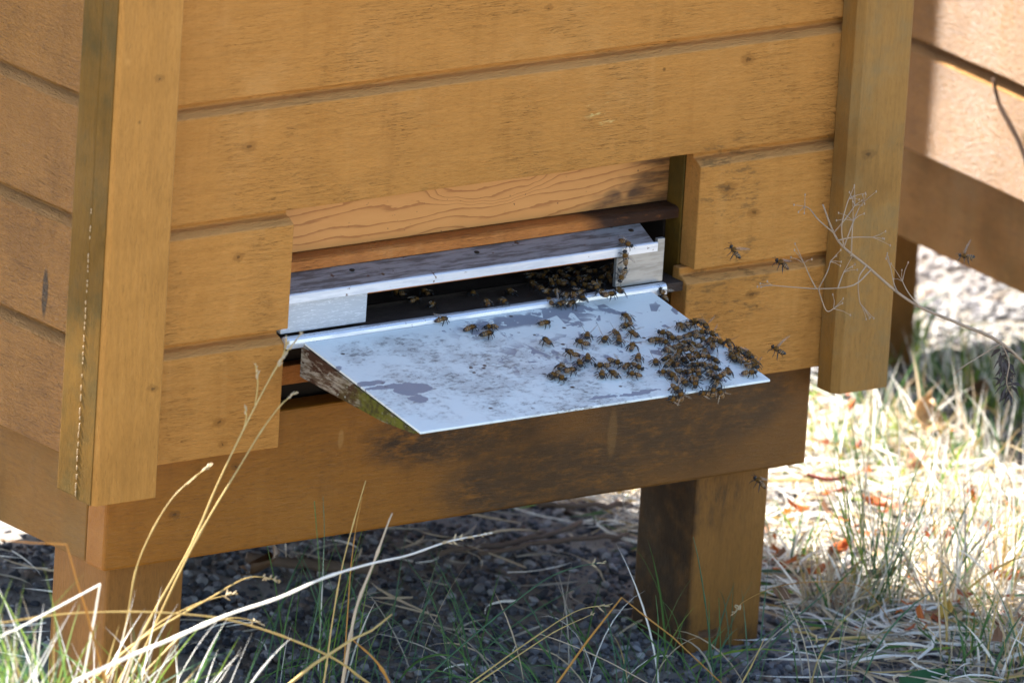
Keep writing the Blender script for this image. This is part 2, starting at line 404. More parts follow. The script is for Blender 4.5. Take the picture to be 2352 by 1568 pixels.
# ---------------------------------------------------------------- the hive
WX0, WX1, DEP, NB = -.05, .855, .80, 6
OX0, OX1 = .157, .648          # entrance opening
SN = Vector((0, -.0361, 1)); SN = Vector((0, -.0365/.2, 1)).normalized()     # landing sheet normal: 36 mm fall over 200 mm (towards -y)
SN = Vector((0, -.0361, .2)).normalized()
m_sheet = sheet_mat(); m_bside = board_side_mat()

def board_prof(z0, top=True):
    return [(0, z0+Z0), (0, z0+PW-.0150+Z0), (.0080, z0+PW-.0100+Z0), (.0135, z0+PW-.0082+Z0), (.0140, z0+PW-.0010+Z0), (.025, z0+PW-.0010+Z0), (.025, z0+Z0)]

hive = empty('beehive', (0, 0, GZ))
tag(hive, 'ochre wooden beehive with a white landing board crowded with bees', 'beehive', 'beehives')
b = MB()
for k in range(NB):
    z = k*PW; j = (.0006, -.0004, 0, .0007, -.0003, .0004)[k]
    pf = [(y+j, zz) for y, zz in board_prof(z)]
    for a0, a1 in ([(WX0, OX0+(.0015 if k else -.001)), (OX1+(.002 if k else -.005), WX1)] if k < 2 else [(WX0, WX1)]):
        b.prism(pf, a0, a1, 'x', max(2, int((a1-a0)*30)), .0005)
b.build('front_cladding', m_front, hive, bevel=.0012)
b = MB()
for k in range(NB):
    pf = [(WX0+y, zz) for y, zz in board_prof(k*PW)]
    b.prism(pf, .0255, DEP, 'y', 16, .0006)
b.build('side_cladding', m_side, hive, bevel=.0012)
b = MB()
for k in range(NB):
    pf = [(WX1-y, zz) for y, zz in board_prof(k*PW)]
    b.prism(pf, .0255, DEP, 'y', 2)
b.build('side_cladding', m_side, hive)
b = MB()
for k in range(NB):
    pf = [(DEP+.0255-y, zz) for y, zz in board_prof(k*PW)]
    b.prism(pf, WX0, WX1, 'x', 2)
b.build('back_cladding', m_front, hive)
TT = .74
def ch_prof(x0, x1, y0, y1, c, left=True, right=True):
    """plan of a trim board whose front corners are chamfered"""
    p = [(x0, y1), (x0, y0+c), (x0+c, y0)] if left else [(x0, y1), (x0, y0)]
    p += [(x1-c*.4, y0), (x1, y0+c*.4)] if right else [(x1, y0)]
    return p+[(x1, y1)]
# corner trims: a front board and a narrower side strip each
b = MB(); b.prism(ch_prof(-.082, -.008, -.030, -.0012, .004), -.021+Z0, TT+Z0, 'z')
ct = b.build('corner_trim', [m_trim], hive, bevel=.0008)
b = MB(); b.prism([(-.0815, -.0005), (-.0815, .033), (-.0515, .033), (-.0515, -.0005)], -.020+Z0, TT+Z0, 'z')
b.build('side_strip', m_trim_side, ct, bevel=.0015)
b = MB(); b.box(-.0830, -.0822, -.0262, -.002, -.0205+Z0, TT+Z0); b.build('stained_edge', m_trim_side, ct, bevel=.0004)
b = MB()
z = -.015
while z < .27:
    l = random.uniform(.002, .006) if z > .1 else random.uniform(.004, .012)
    b.lump((-.0833, -.0012+random.uniform(-.0006, .0006), z+Z0), (.0009, .0008, l*.5), (6, 5)); z += l+random.choice((.001, .002, .003, .006, .016 if z > .12 else .007))*random.uniform(.5, 1.3)
b.build('seam_glints', m_glint, ct, smooth=True)  # small pale lumps stand in for light glinting along the seam
b = MB(); b.prism(ch_prof(.813, .881, -.030, -.0012, .007), -.021+Z0, TT+Z0, 'z')
ct2 = b.build('corner_trim', m_trim_r, hive, bevel=.0008)
b = MB(); b.prism([(.8565, -.0005), (.8565, .033), (.8805, .033), (.8805, -.0005)], -.021+Z0, TT+Z0, 'z'); b.build('side_strip', m_trim_side, ct2)
b = MB(); b.box(-.12, -.0515, DEP-.05, DEP+.05, -.021+Z0, TT+Z0); b.build('corner_trim', m_trim, hive, bevel=.002)  # unseen trim, thickened to cast its shadow along the side wall
b = MB(); b.box(.8565, .887, DEP-.05, DEP+.05, -.021+Z0, TT+Z0); b.build('corner_trim', m_trim, hive, bevel=.002)
# beams of the stand
SK0, SK1 = -.1075, .0300
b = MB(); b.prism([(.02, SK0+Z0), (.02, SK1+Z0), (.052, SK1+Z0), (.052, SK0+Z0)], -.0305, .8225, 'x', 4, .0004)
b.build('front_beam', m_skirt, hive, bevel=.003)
m_skirt_side = painted_wood('brown_side_beam', (.20, .088, .014), (.09, .042, .009), (.25, .115, .025), 'y', .5, .35, dirt=.7, spec=.15, moss=((.13, .085, .025), .3), ripple=.5)
b = MB(); b.box(-.0295, .002, .0525, DEP-.02, SK0+.001+Z0, SK1-.035+Z0); b.build('side_beam', m_skirt_side, hive, bevel=.002)
b = MB(); b.box(.7905, .8215, .0525, DEP-.02, SK0+.001+Z0, SK1-.035+Z0); b.build('side_beam', m_skirt_side, hive, bevel=.002)
b = MB(); b.box(-.0295, .8215, DEP-.0195, DEP+.01, SK0+Z0, SK1-.035+Z0); b.build('back_beam', m_skirt, hive, bevel=.002)
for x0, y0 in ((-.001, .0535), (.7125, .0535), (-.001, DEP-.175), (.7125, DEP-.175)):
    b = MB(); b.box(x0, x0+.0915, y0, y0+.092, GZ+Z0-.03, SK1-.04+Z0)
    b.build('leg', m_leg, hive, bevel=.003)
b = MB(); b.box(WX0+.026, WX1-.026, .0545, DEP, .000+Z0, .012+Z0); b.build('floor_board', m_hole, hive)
# unseen roof above the picture, overhang added to shade the left wall
b = MB(); b.prism([(-.06, TT+.003+Z0), (-.06, TT+.045+Z0), (.4, TT+.10+Z0), (.88, TT+.045+Z0), (.88, TT+.003+Z0)], -.165, .93, 'x'); b.build('shade_roof', m_trim_side, hive, bevel=.003)
# entrance
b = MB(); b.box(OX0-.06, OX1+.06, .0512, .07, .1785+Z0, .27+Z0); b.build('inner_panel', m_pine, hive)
b = MB(); b.prism([(.030, .1655+Z0), (.030, .1755+Z0), (.034, .1772+Z0), (.070, .1775+Z0), (.070, .1655+Z0)], OX0-.05, OX1+.05, 'x', 6, .0003); b.build('entrance_rail', m_rail, hive, bevel=.0012)
b = MB(); b.box(OX1+.0015, OX1+.05, .0262, .0508, .031+Z0, .268+Z0); b.build('entrance_jamb', m_trim_side, hive, bevel=.001)
b = MB(); b.box(OX0-.05, OX0-.001, .0262, .0508, .031+Z0, .268+Z0); b.build('entrance_jamb', m_trim_side, hive, bevel=.001)
VX0, VX1 = OX0+.003, .608
b = MB()
sec = [(.0325, .1650), (.0085, .1525), (.0070, .1512), (.0066, .1500), (.0066, .1432), (.0082, .1432), (.0084, .1500), (.0325, .1634)]
b.prism([(y, z+Z0) for y, z in sec], VX0, VX1-.004, 'x', 10, .0002)
vz = b.build('entrance_visor', m_visor, hive, bevel=.0004)
b = MB(); b.prism([(.0060, .1427+Z0), (.0060, .1508+Z0), (.0072, .1519+Z0), (.0080, .1519+Z0), (.0066, .1502+Z0), (.0066, .1427+Z0)], VX0, VX1, 'x', 10, .0002); b.build('bright_lip', m_lip, vz)
for sx in (.588, .25, .40):
    b = MB(); b.lump((sx, .0255, .1613+Z0), (.003, .003, .0014), (10, 6)); b.build('screw_head', m_hole, vz, smooth=True)
b = MB(); b.box(.2600, .5598, .0125, .0325, .1395+Z0, .1490+Z0); b.build('visor_batten', m_rail, hive)
b = MB(); b.box(OX0+.001, .2600, .0108, .0325, .1112+Z0, .1424+Z0); b.build('entrance_block', m_block, hive, bevel=.0008)
m_block_r = metal_mat('stained_steel_plate', (.40, .385, .36), (.27, .24, .20), .7)
b = MB(); b.prism([(.5605, .1100+Z0), (.5605, .1424+Z0), (.6095, .1424+Z0), (.6095, .1545+Z0), (.6185, .1545+Z0), (.6185, .1100+Z0)], .0088, .0140, 'y'); b.build('entrance_block', m_block_r, hive, bevel=.0008)
b = MB(); b.box(OX0+.001, OX1-.003, .0072, .28, .098+Z0, .1070+Z0); b.build('entrance_floor', m_darkwood, hive)
b = MB(); b.box(OX0-.02, OX1+.03, .281, .285, .09+Z0, .2+Z0); b.box(OX0-.02, OX1+.03, .072, .28, .1655+Z0, .175+Z0)
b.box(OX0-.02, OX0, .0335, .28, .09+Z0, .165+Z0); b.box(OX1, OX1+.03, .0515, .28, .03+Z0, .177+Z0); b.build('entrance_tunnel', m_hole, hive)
b = MB()
sec = [(.0068, .1076), (.0060, .1096), (.0040, .1108), (.0010, .1110), (-.0012, .1102), (-.0028, .1082), (-.0034, .1050), (-.0034, .1000), (.0068, .1000)]
b.prism([(y, z+Z0) for y, z in sec], OX0-.001, .616, 'x', 10, .0002); b.build('sill_channel', m_sill, hive, bevel=.0005)
b = MB(); b.box(OX0-.04, OX1+.04, .0455, .060, .046+Z0, .0655+Z0); b.build('lower_rail', m_rail, hive, bevel=.001)
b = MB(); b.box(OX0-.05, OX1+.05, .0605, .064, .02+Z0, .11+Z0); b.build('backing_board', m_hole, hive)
# landing board: a wedge of wood under a painted sheet
SX0, SX1, SY0, SY1 = .1765, .5975, -.2005, -.004
sz = lambda y: .1055+.0361/.2*y
b = MB()
wsec = [(-.0005, sz(0)-.0035), (SY0+.010, sz(SY0+.01)-.0030), (SY0+.010, sz(SY0+.01)-.0065), (-.14, sz(-.14)-.018), (-.03, sz(-.03)-.032), (-.0005, sz(0)-.036)]
b.prism([(y, z+Z0) for y, z in wsec], SX0-.001, SX1-.004, 'x', 8); lb = b.build('landing_board', m_bside, hive, bevel=.001)
b = MB(); b.prism([(SY1, sz(SY1)+Z0), (SY0, sz(SY0)+Z0), (SY0, sz(SY0)-.0024+Z0), (SY1, sz(SY1)-.0024+Z0)], SX0, SX1, 'x', 12, 0); b.build('painted_sheet', m_sheet, lb, bevel=.0005)

hive_b = dup(hive); hive_b.location = (1.4152, .138, GZ); hive_b.rotation_euler = (0, 0, R(-3))
for ch in hive_b.children:
    if ch.name.startswith('shade_roof'): ch.location.x += .10  # unseen cover moved aside so the sun reaches this hive's wall
hive_b['label'] = 'second wooden hive behind on the right, its board side in strong sun'

#@@PLANTS
# ---------------------------------------------------------------- gravel, litter, grass
m_peb = []
for i, c in enumerate([(.095, .092, .10), (.16, .15, .155), (.30, .285, .275), (.042, .041, .047), (.14, .10, .08)]):
    m_peb.append(plain('pebble_%s' % 'abcde'[i], c, .8, .3, .3, 120))
def ico(sub):
    bm = bmesh.new(); bmesh.ops.create_icosphere(bm, subdivisions=sub, radius=1)
    v = np.array([x.co[:] for x in bm.verts]); f = [[x.index for x in p.verts] for p in bm.faces]; bm.free(); return v, f
IV, IF = ico(2); IV1, IF1 = ico(1)
def gravel(name, label, areas):
    """areas: (x0, x1, y0, y1, count, rmin, rmax)"""
    V = []; F = []; MI = []; off = 0
    for x0, x1, y0, y1, cnt, r0, r1, pw in areas:
        for _ in range(cnt):
            r = r0+(r1-r0)*rng.random()**2.2
            v0, f0 = (IV, IF) if r > .0045 else (IV1, IF1)
            d = rng.normal(size=(6, 3)); d /= np.linalg.norm(d, axis=1)[:, None]
            v = v0.copy()
            for k in range(6):                                             # knock flat facets into the stone
                lim = rng.uniform(.55, .9); q = v@d[k]; ov = np.clip(q-lim, 0, None); v -= ov[:, None]*d[k]
            v = v*np.array([1, rng.uniform(.6, 1), rng.uniform(.45, .8)])*r
            a = rng.uniform(0, 6.28); c, s_ = math.cos(a), math.sin(a)
            tl = rng.uniform(-.5, .5)
            v = v@np.array([[c, s_, 0], [-s_, c, 0], [0, 0, 1]]); v[:, 2] += v[:, 0]*tl
            x, y = rng.uniform(x0, x1), rng.uniform(y0, y1)
            V.append(v+np.array([x, y, gh(x, y)+r*rng.uniform(.05, .5)]))
            F += [[i+off for i in q] for q in f0]; MI += [int(rng.choice(5, p=pw))]*len(f0); off += len(v)
    me = bpy.data.meshes.new(name); me.from_pydata(np.concatenate(V).tolist(), [], F); me.update()
    for mm in m_peb: me.materials.append(mm)
    me.polygons.foreach_set('material_index', MI)
    o = bpy.data.objects.new(name, me); COL.objects.link(o)
    return tag(o, label, 'gravel', kind='stuff')
D_, P_ = (.3, .25, .15, .2, .1), (.08, .25, .6, .02, .05)  # second stone mix is paler, standing in for sunlit brightness
gravel('gravel', 'grey gravel and grit under the hives', [
    (.25, 1.15, -.22, .62, 11000, .0022, .0075, D_), (-.15, .35, .1, 1.1, 1800, .003, .008, D_),
    (1.3, 2.25, .6, 1.6, 14000, .0025, .0075, P_), (.9, 1.5, .2, .8, 900, .003, .008, P_)])

m_straw = [leafy('straw_pale', (.87, .84, .77), .12, .5, .4), leafy('straw_tan', (.60, .48, .33), .3, .6, .35), leafy('straw_grey', (.36, .31, .25), .3, .7, .15)]
m_green = [leafy('blade_green', (.09, .19, .05), .35, .4, .4), leafy('blade_blue_green', (.07, .15, .075), .3, .4, .35), leafy('blade_lime', (.22, .32, .05), .3, .4, .45)]
m_gold = leafy('stalk_gold', (.55, .38, .13), .25, .45, .2)
m_gold2 = leafy('stalk_amber', (.50, .25, .05), .25, .45, .3)
m_seed = leafy('seed_husk', (.55, .43, .26), .3, .7, .3)
GM = m_straw+m_green+[m_gold]                      # indices 0-6

def arc(p, az, length, lean, droop, n=7):
    """curve that leaves the ground, leans out and bows over"""
    p = Vector(p); pts = [p.copy()]; th = lean
    for i in range(n):
        d = Vector((math.cos(az)*math.sin(th), math.sin(az)*math.sin(th), math.cos(th)))
        pts.append(pts[-1]+d*length/n); th += droop/n
    return pts
def litter(name, label, areas, cat='straw'):
    b = MB()
    for x0, x1, y0, y1, cnt, lmin, lmax, wts in areas:
        for _ in range(cnt):
            x, y = random.uniform(x0, x1), random.uniform(y0, y1); l = random.uniform(lmin, lmax)
            a = random.uniform(0, 6.28); z = gh(x, y)+random.uniform(.003, .02)
            k = random.uniform(-1, 1); t = random.uniform(-.12, .35)
            pts = [(x+math.cos(a+k*i*.25)*l*i/4, y+math.sin(a+k*i*.25)*l*i/4, z+l*t*i/4*(1-i/7)) for i in range(5)]
            b.blade(pts, random.uniform(.0015, .0038), random.choices(range(7), wts)[0], random.uniform(-2, 2))
    return tag(b.build(name, GM), label, cat, kind='stuff')
litter('straw_litter', 'flattened dry straw and dead blades on the sunlit ground', [
    (.86, 1.4, -.12, .8, 2300, .03, .11, (9, 4, 1.5, .3, .2, .2, 1)), (.45, 1.0, .05, .6, 90, .03, .10, (1, 3, 4, 0, 0, 0, 0)),
    (.80, 1.2, -.28, .05, 380, .03, .12, (4, 4, 2, .8, .5, .3, 1)), (-.1, .35, .2, 1.0, 160, .03, .1, (3, 3, 2, 0, 0, 0, 0)),
    (1.3, 2.1, .5, 1.4, 90, .03, .09, (2, 3, 3, 0, 0, 0, 0))])
def turf(name, label, areas):
    b = MB()
    for x0, x1, y0, y1, cnt, lmin, lmax, wts in areas:
        for _ in range(cnt):
            x, y = random.uniform(x0, x1), random.uniform(y0, y1)
            b.blade(arc((x, y, gh(x, y)), random.uniform(0, 6.28), random.uniform(lmin, lmax), random.uniform(0, .6), random.uniform(.1, 1.3), 5),
                    random.uniform(.0014, .0032), random.choices(range(7), wts)[0], random.uniform(-1, 1))
    return tag(b.build(name, GM), label, 'grass', kind='stuff')
turf('short_grass', 'short green and straw coloured grass growing on the sunny ground', [
    (1.16, 1.52, .40, .80, 700, .02, .06, (2.5, 1, .5, 3, 1.5, 2.5, .5)), (.92, 1.42, .0, .55, 260, .02, .06, (6, 3, 1, .9, .5, .8, 1)),
    (1.0, 1.3, -.25, .1, 200, .02, .07, (4, 4, 1, 1, 1, .8, 1)), (1.4, 1.62, .6, .9, 60, .03, .1, (1, 1, 1, 3, 1, 3, 0))])

def leaf_bits():
    b = MB()
    for _ in range(260):
        x, y = random.choice([(random.uniform(.88, 1.4), random.uniform(-.15, .75)), (random.uniform(.9, 1.25), random.uniform(-.2, .3))])
        r = random.uniform(.004, .012); a = random.uniform(0, 6.28); c = Vector((x, y, gh(x, y)+random.uniform(.010, .045)))
        e1 = Vector((math.cos(a), math.sin(a), random.uniform(-.6, .6))); e2 = Vector((-math.sin(a), math.cos(a), random.uniform(-.5, .5)))
        pts = [c+e1*r*math.cos(t)*random.uniform(.8, 1.3)+e2*r*.6*math.sin(t)*random.uniform(.6, 1.2)+Vector((0, 0, r*.3*math.cos(2*t))) for t in (0, .9, 1.9, 2.9, 4.0, 5.2)]
        b.add([c]+pts, [(0, i+1, (i+1) % 6+1) for i in range(6)], random.randrange(4))
    tag(b.build('leaf_litter', [leafy('litter_'+k, cc, .3, .7, .3) for k, cc in dict(orange=(.46, .12, .02), brown=(.24, .12, .06), tan=(.5, .34, .18), rust=(.36, .10, .04)).items()]), 'scraps of orange and brown dead leaves among the straw', 'leaf litter', kind='stuff')
leaf_bits()
# tufts: (pixel base, height, spread, count, weights, label)
def tuft(base, h, spread, cnt, wts, label, wid=(.0014, .003), rad=.02, lean=(.02, .45), droop=(.0, .6), az=None, group='grass tufts'):
    b = MB(); base = Vector(base)
    for _ in range(cnt):
        a = random.uniform(0, 6.28) if az is None else az+random.gauss(0, .6)
        r = rad*random.random()**.5; aa = random.uniform(0, 6.28)
        p = base+Vector((math.cos(aa)*r, math.sin(aa)*r, 0))
        b.blade(arc(p, a, h*random.uniform(.5, 1.05), random.uniform(*lean)*spread, random.uniform(*droop)*spread, 7),
                random.uniform(*wid), random.choices(range(7), wts)[0], random.uniform(-1, 1))
    o = b.build('grass_tuft', GM, off=base); o.location = base
    return tag(o, label, 'grass tuft', group)
tuft(at_ground(2010, 1395), .225, 1.0, 80, (3, 1.5, .5, 3, 3, 2.5, .7), 'tall upright green and straw tuft standing right of the hive leg', rad=.026, lean=(.0, .6), droop=(0, .4), wid=(.0009, .0019))
for u, v, h, c, lab in [(2165, 905, .085, 46, 'sunny green tuft before the shade under the second hive'), (2255, 930, .10, 50, 'pale sunny tuft beneath the withered dark leaves'), (2335, 950, .10, 44, 'sunny tuft at the right border below the umbel stem')]:
    tuft(at_ground(u, v), h, 1.1, c, (4, 1, 0, 2.5, 1, 3, .3), lab, rad=.035)
tuft(at_ground(2215, 1400), .15, 1.4, 150, (5, 5, 2, .8, .6, .4, 2), 'bushy dry tan tuft at the right edge of the picture', rad=.05)
tuft(at_ground(2330, 1330), .17, 1.3, 80, (4, 3, 1, 1.5, 1, .6, 2), 'dry yellow green tuft cut by the right border', rad=.05)
tuft(at_ground(1905, 1405), .09, 1.6, 90, (2, 5, 3, .4, .3, .2, 1), 'low brown dead clump against the leg in shadow edge', rad=.03)
tuft(at_ground(2290, 1540), .12, 1.4, 80, (2, 2, 1, 2.5, 2, 1, 1), 'green and straw tuft in the bottom corner beside the green leaf', rad=.06)
tuft(at_ground(2170, 1190), .13, 1.3, 40, (6, 2, 1, 1, 1, 1, 1), 'thin pale tuft behind the bushy dry one', rad=.05)
tuft(at_ground(2095, 815), .085, .9, 16, (.5, .5, 0, 3, .5, 5, 0), 'small bright green tuft at the foot of the second hive', (.003, .006), .012)
tuft(at_ground(1960, 1050), .10, 1.0, 34, (4, 2, .5, 2, 2, 1.5, .5), 'loose pale tuft below the end of the corner board', rad=.05)
for i, (u, v, h, c, lab) in enumerate([
    (2060, 1010, .11, 34, 'wispy green tuft between the pale curled leaf and the corner board'),
    (2260, 1060, .11, 34, 'sunlit straw tuft high at the right border'),
    (1830, 1290, .07, 46, 'short matted straw tuft beside the right hive leg')]):
    tuft(at_ground(u, v), h, 1.2, c, (5, 3, .5, 1.5, 1, 1, .5), lab, rad=.04)

# shaded green tufts along the front of the hive: root below the picture, spread over the gravel
def front_pt(u, v, y): return at_y(u, v, y)
for u, y, h, c, az, sp, wts, lab in [
    (735, -.02, .20, 15, None, .55, (.2, .3, .2, 4, 3, .6, .3), 'upright dark green tuft left of the tall straw stems'),
    (850, .03, .17, 13, None, 1.0, (.4, .4, .2, 4, 3, .4, .3), 'dark green tuft among the straw stems'),
    (1010, .0, .18, 15, None, 1.1, (.2, .3, .3, 4, 4, .3, .2), 'arching thin green tuft in the middle of the gravel'),
    (1150, -.02, .15, 22, 2.2, 1.5, (.5, .5, .5, 4, 4, .3, .3), 'low green tuft spreading along the bottom border'),
    (1330, -.03, .14, 22, 1.2, 1.7, (.6, .6, .4, 4, 4, .3, .3), 'flat green tuft below the bent amber stalk'),
    (1540, .0, .16, 17, None, 1.3, (.3, .4, .2, 4, 4, .5, .2), 'thin green tuft in front of the dark leg face'),
    (1690, .02, .15, 15, .6, 1.4, (.3, .5, .3, 4, 3.5, .5, .3), 'fine green tuft at the foot of the right leg'),
    (1880, -.02, .15, 15, .9, 1.5, (1, 1.5, 1, 3, 3, .4, .5), 'sparse green tuft on the shaded gravel right of the leg'),
    (600, -.05, .16, 15, .3, 1.5, (.5, .5, .3, 4, 3, .8, .5), 'low green tuft spilling right beside the left leg')]:
    gp = at_ground(u, 1568); p = Vector((gp.x, gp.y+y*.6, 0)); p.z = gh(p.x, p.y)
    tuft(p, h, sp, c, wts, lab, (.0011, .0023), .045, (.05, .7), (.1, 1.0), az, 'shaded green tufts before the hive')

# single stalks: pixel polylines on a standing plane y = const, carried on down to the soil
def head(name, path, mats, parent, off, size=.0055, dens=1.0, spread=.45):
    b = MB(); N = len(path)
    for i in range(N-1):
        a, c = path[i], path[i+1]; t = (c-a).normalized()
        for _ in range(max(1, int((c-a).length/.0022*dens))):
            f = random.random(); p = a.lerp(c, f); e = 1-.5*((i+f)/(N-1))
            d = (t+Vector((random.gauss(0, spread), random.gauss(0, spread), random.gauss(0, spread)))).normalized()
            L_ = size*1.5*random.uniform(.6, 1.2)*e
            b.tube([p, p+d*L_*.35, p+d*L_*.75, p+d*L_], [.0004, .0012*e, .0009*e, .0001], 4)
    o = b.build(name, mats, parent, off=off); return o
def stalk(px, y0, y1, r, mat, label, seed=None, bend=False, root=None, group='dry grass stalks', side=()):
    n = len(px); P = [at_y(u, v, y0+(y1-y0)*i/(n-1)) for i, (u, v) in enumerate(px)]
    d = (P[0]-P[1]).normalized()
    if d.z > -.35: d = Vector((d.x, d.y*.5, -.6)).normalized()
    base = P[0]+d*((P[0].z-GZ)/-d.z) if root is None else Vector(root)
    path = [base]+(smooth_path(P, 5) if not bend else P)
    b = MB(); N = len(path); kn = set(random.sample(range(2, N), min(3, N-2)))
    b.tube(path, [.8*r*(1-.6*i/(N-1))*random.uniform(.88, 1.12)*(1.5 if i in kn and not bend else 1) for i in range(N)], 6)
    o = b.build('grass_stalk', mat, off=base, smooth=True); o.location = base
    tag(o, label, 'grass stalk', group)
    if seed:
        k = max(2, int(len(path)*seed)); head('seed_head', path[-k:], m_seed, o, base)
    for pl in side:
        Q = smooth_path([at_y(u, v, y1) for u, v in pl], 4)
        b = MB(); b.tube(Q, [r*.4]*len(Q), 5); b.build('side_branch', mat, o, off=base)
        head('seed_head', Q[len(Q)//2:], m_seed, o, base, .005)
    return o
ST = m_straw[0]
stalk([(275, 1560), (345, 1420), (440, 1250), (500, 1110), (580, 945), (640, 835), (692, 765)], -.26, -.20, .0016, m_gold, 'tallest golden stalk, its seed head reaching the landing board', .22,
      side=[[(586, 930), (592, 880), (587, 835)], [(640, 842), (655, 800), (658, 778)], [(560, 985), (566, 955), (562, 935)]])
stalk([(300, 1560), (400, 1340), (470, 1205), (545, 1080), (600, 990), (645, 930), (681, 899)], -.25, -.20, .0014, m_gold, 'golden stalk leaning beside the tallest one, tip before the dark gap', .14)
stalk([(292, 1419), (318, 1289), (380, 1165), (440, 1100), (485, 1070)], -.24, -.22, .0010, m_gold, 'slender golden stalk whose tip stands before the left beam', .16, side=[[(430, 1112), (460, 1085), (480, 1068)]])
stalk([(500, 1120), (517, 1170), (510, 1240), (505, 1290)], -.22, -.22, .0008, m_gold, 'thin hanging golden blade before the beam', root=at_y(470, 1190, -.22)) if False else None
stalk([(222, 1490), (198, 1400), (181, 1350), (153, 1250), (75, 1246), (-40, 1236)], -.34, -.36, .0016, m_gold2, 'kinked orange straw at the far left, bent flat at the top', bend=True)
stalk([(205, 1480), (218, 1410), (230, 1341), (130, 1395), (40, 1443), (-40, 1478)], -.33, -.40, .0018, ST, 'pale straw kinked sharply before the left leg', bend=True)
stalk([(830, 1556), (770, 1513), (668, 1467), (540, 1426), (430, 1410), (300, 1404), (150, 1409), (0, 1430), (-60, 1440)], -.30, -.36, .0016, m_gold, 'long arching golden blade crossing the left leg')
stalk([(180, 1560), (300, 1505), (390, 1468), (520, 1412), (640, 1372), (745, 1326), (850, 1294), (935, 1275), (1030, 1243), (1130, 1223)], -.42, -.30, .0024, ST, 'long bright stalk slanting across the picture to the middle', .16)
stalk([(230, 1545), (316, 1472), (420, 1408), (480, 1374), (555, 1331), (600, 1324), (645, 1334)], -.30, -.26, .0013, m_gold, 'golden stalk with a drooping seed head right of the left leg', .2)
stalk([(260, 1540), (352, 1440), (440, 1391), (492, 1373), (545, 1362)], -.29, -.26, .0011, m_gold, 'shorter golden stalk with a level seed head right of the left leg', .22)
stalk([(330, 1545), (430, 1450), (520, 1420), (570, 1422), (606, 1435)], -.28, -.26, .0011, m_gold, 'low golden stalk with a bowed seed head over the gravel', .25)
stalk([(745, 1560), (752, 1514), (763, 1430), (784, 1310), (812, 1200), (840, 1103)], -.22, -.20, .0013, m_gold, 'upright yellow straw ending at the beam')
stalk([(797, 1430), (806, 1302), (818, 1210), (832, 1140)], -.215, -.20, .0008, m_gold2, 'thin amber straw beside the upright yellow one')
stalk([(785, 1580), (805, 1461), (822, 1384), (861, 1285), (890, 1205), (901, 1178)], -.30, -.28, .0023, m_straw[1], 'thick tan straw standing left of the middle')
stalk([(640, 1590), (720, 1525), (808, 1468), (854, 1447), (900, 1410)], -.34, -.30, .0024, m_gold, 'thick golden blade bent near its middle at the bottom border', bend=True)
stalk([(905, 1590), (880, 1540), (854, 1507), (812, 1470)], -.31, -.31, .0019, m_gold2, 'orange broken straw end at the bottom border')
stalk([(960, 1575), (1065, 1478), (1170, 1391), (1258, 1327), (1330, 1300), (1392, 1290)], -.16, -.12, .0013, m_green[1], 'green stalk with a pale seed head over the dark gravel', .18, group='green grass stalks')
stalk([(1070, 1575), (1206, 1478), (1320, 1404), (1400, 1388)], -.15, -.12, .0011, m_gold, 'pale stalk with a short seed head, upper one of a pair', .18)
stalk([(1085, 1575), (1240, 1471), (1293, 1440), (1364, 1408)], -.15, -.12, .0010, m_gold, 'pale stalk with a short seed head, lower one of a pair', .16)
stalk([(1275, 1575), (1350, 1470), (1428, 1371), (1470, 1405), (1545, 1462), (1670, 1580)], -.30, -.36, .0017, m_gold2, 'amber stalk snapped into a peak before the right leg', bend=True)
stalk([(1500, 1575), (1400, 1520), (1305, 1478), (1240, 1455)], -.2, -.2, .0009, m_straw[1], 'thin tan straw low at the middle of the bottom border')
stalk([(1860, 1580), (1885, 1500), (1940, 1420), (1982, 1390)], -.1, -.05, .0013, m_gold, 'bent golden straw rising right of the right leg')
stalk([(1700, 1575), (1730, 1520), (1757, 1462)], -.16, -.16, .0012, m_gold, 'short golden straw before the right leg')
stalk([(2110, 1540), (2040, 1420), (1985, 1350), (1900, 1335), (1790, 1345), (1710, 1380), (1683, 1410)], .0, -.12, .0007, m_gold2, 'fine amber stalk arching back over the right leg', .18)
stalk([(1640, 1560), (1622, 1400), (1605, 1290), (1592, 1232)], -.12, -.10, .0010, m_green[1], 'single tall green blade before the right leg', group='green grass stalks')
stalk([(1508, 1560), (1512, 1440), (1506, 1366)], -.12, -.10, .0010, m_green[0], 'short green blade before the dark side of the right leg', group='green grass stalks')
stalk([(1656, 1560), (1654, 1450), (1651, 1372)], -.12, -.10, .0009, m_green[0], 'straight green blade over the front of the right leg', group='green grass stalks')
stalk([(2420, 1640), (2300, 1520), (2220, 1440), (2155, 1192+190)], -.2, -.1, .0011, m_green[1], 'dark green blade in the lower right corner', group='green grass stalks')
stalk([(720, 1440), (738, 1340), (745, 1230), (742, 1140)], -.20, -.18, .0008, m_green[1], 'hair thin green blade before the beam', group='green grass stalks')
stalk([(735, 1440), (733, 1300), (722, 1150)], -.19, -.18, .0008, m_green[0], 'second hair thin green blade before the beam', group='green grass stalks')

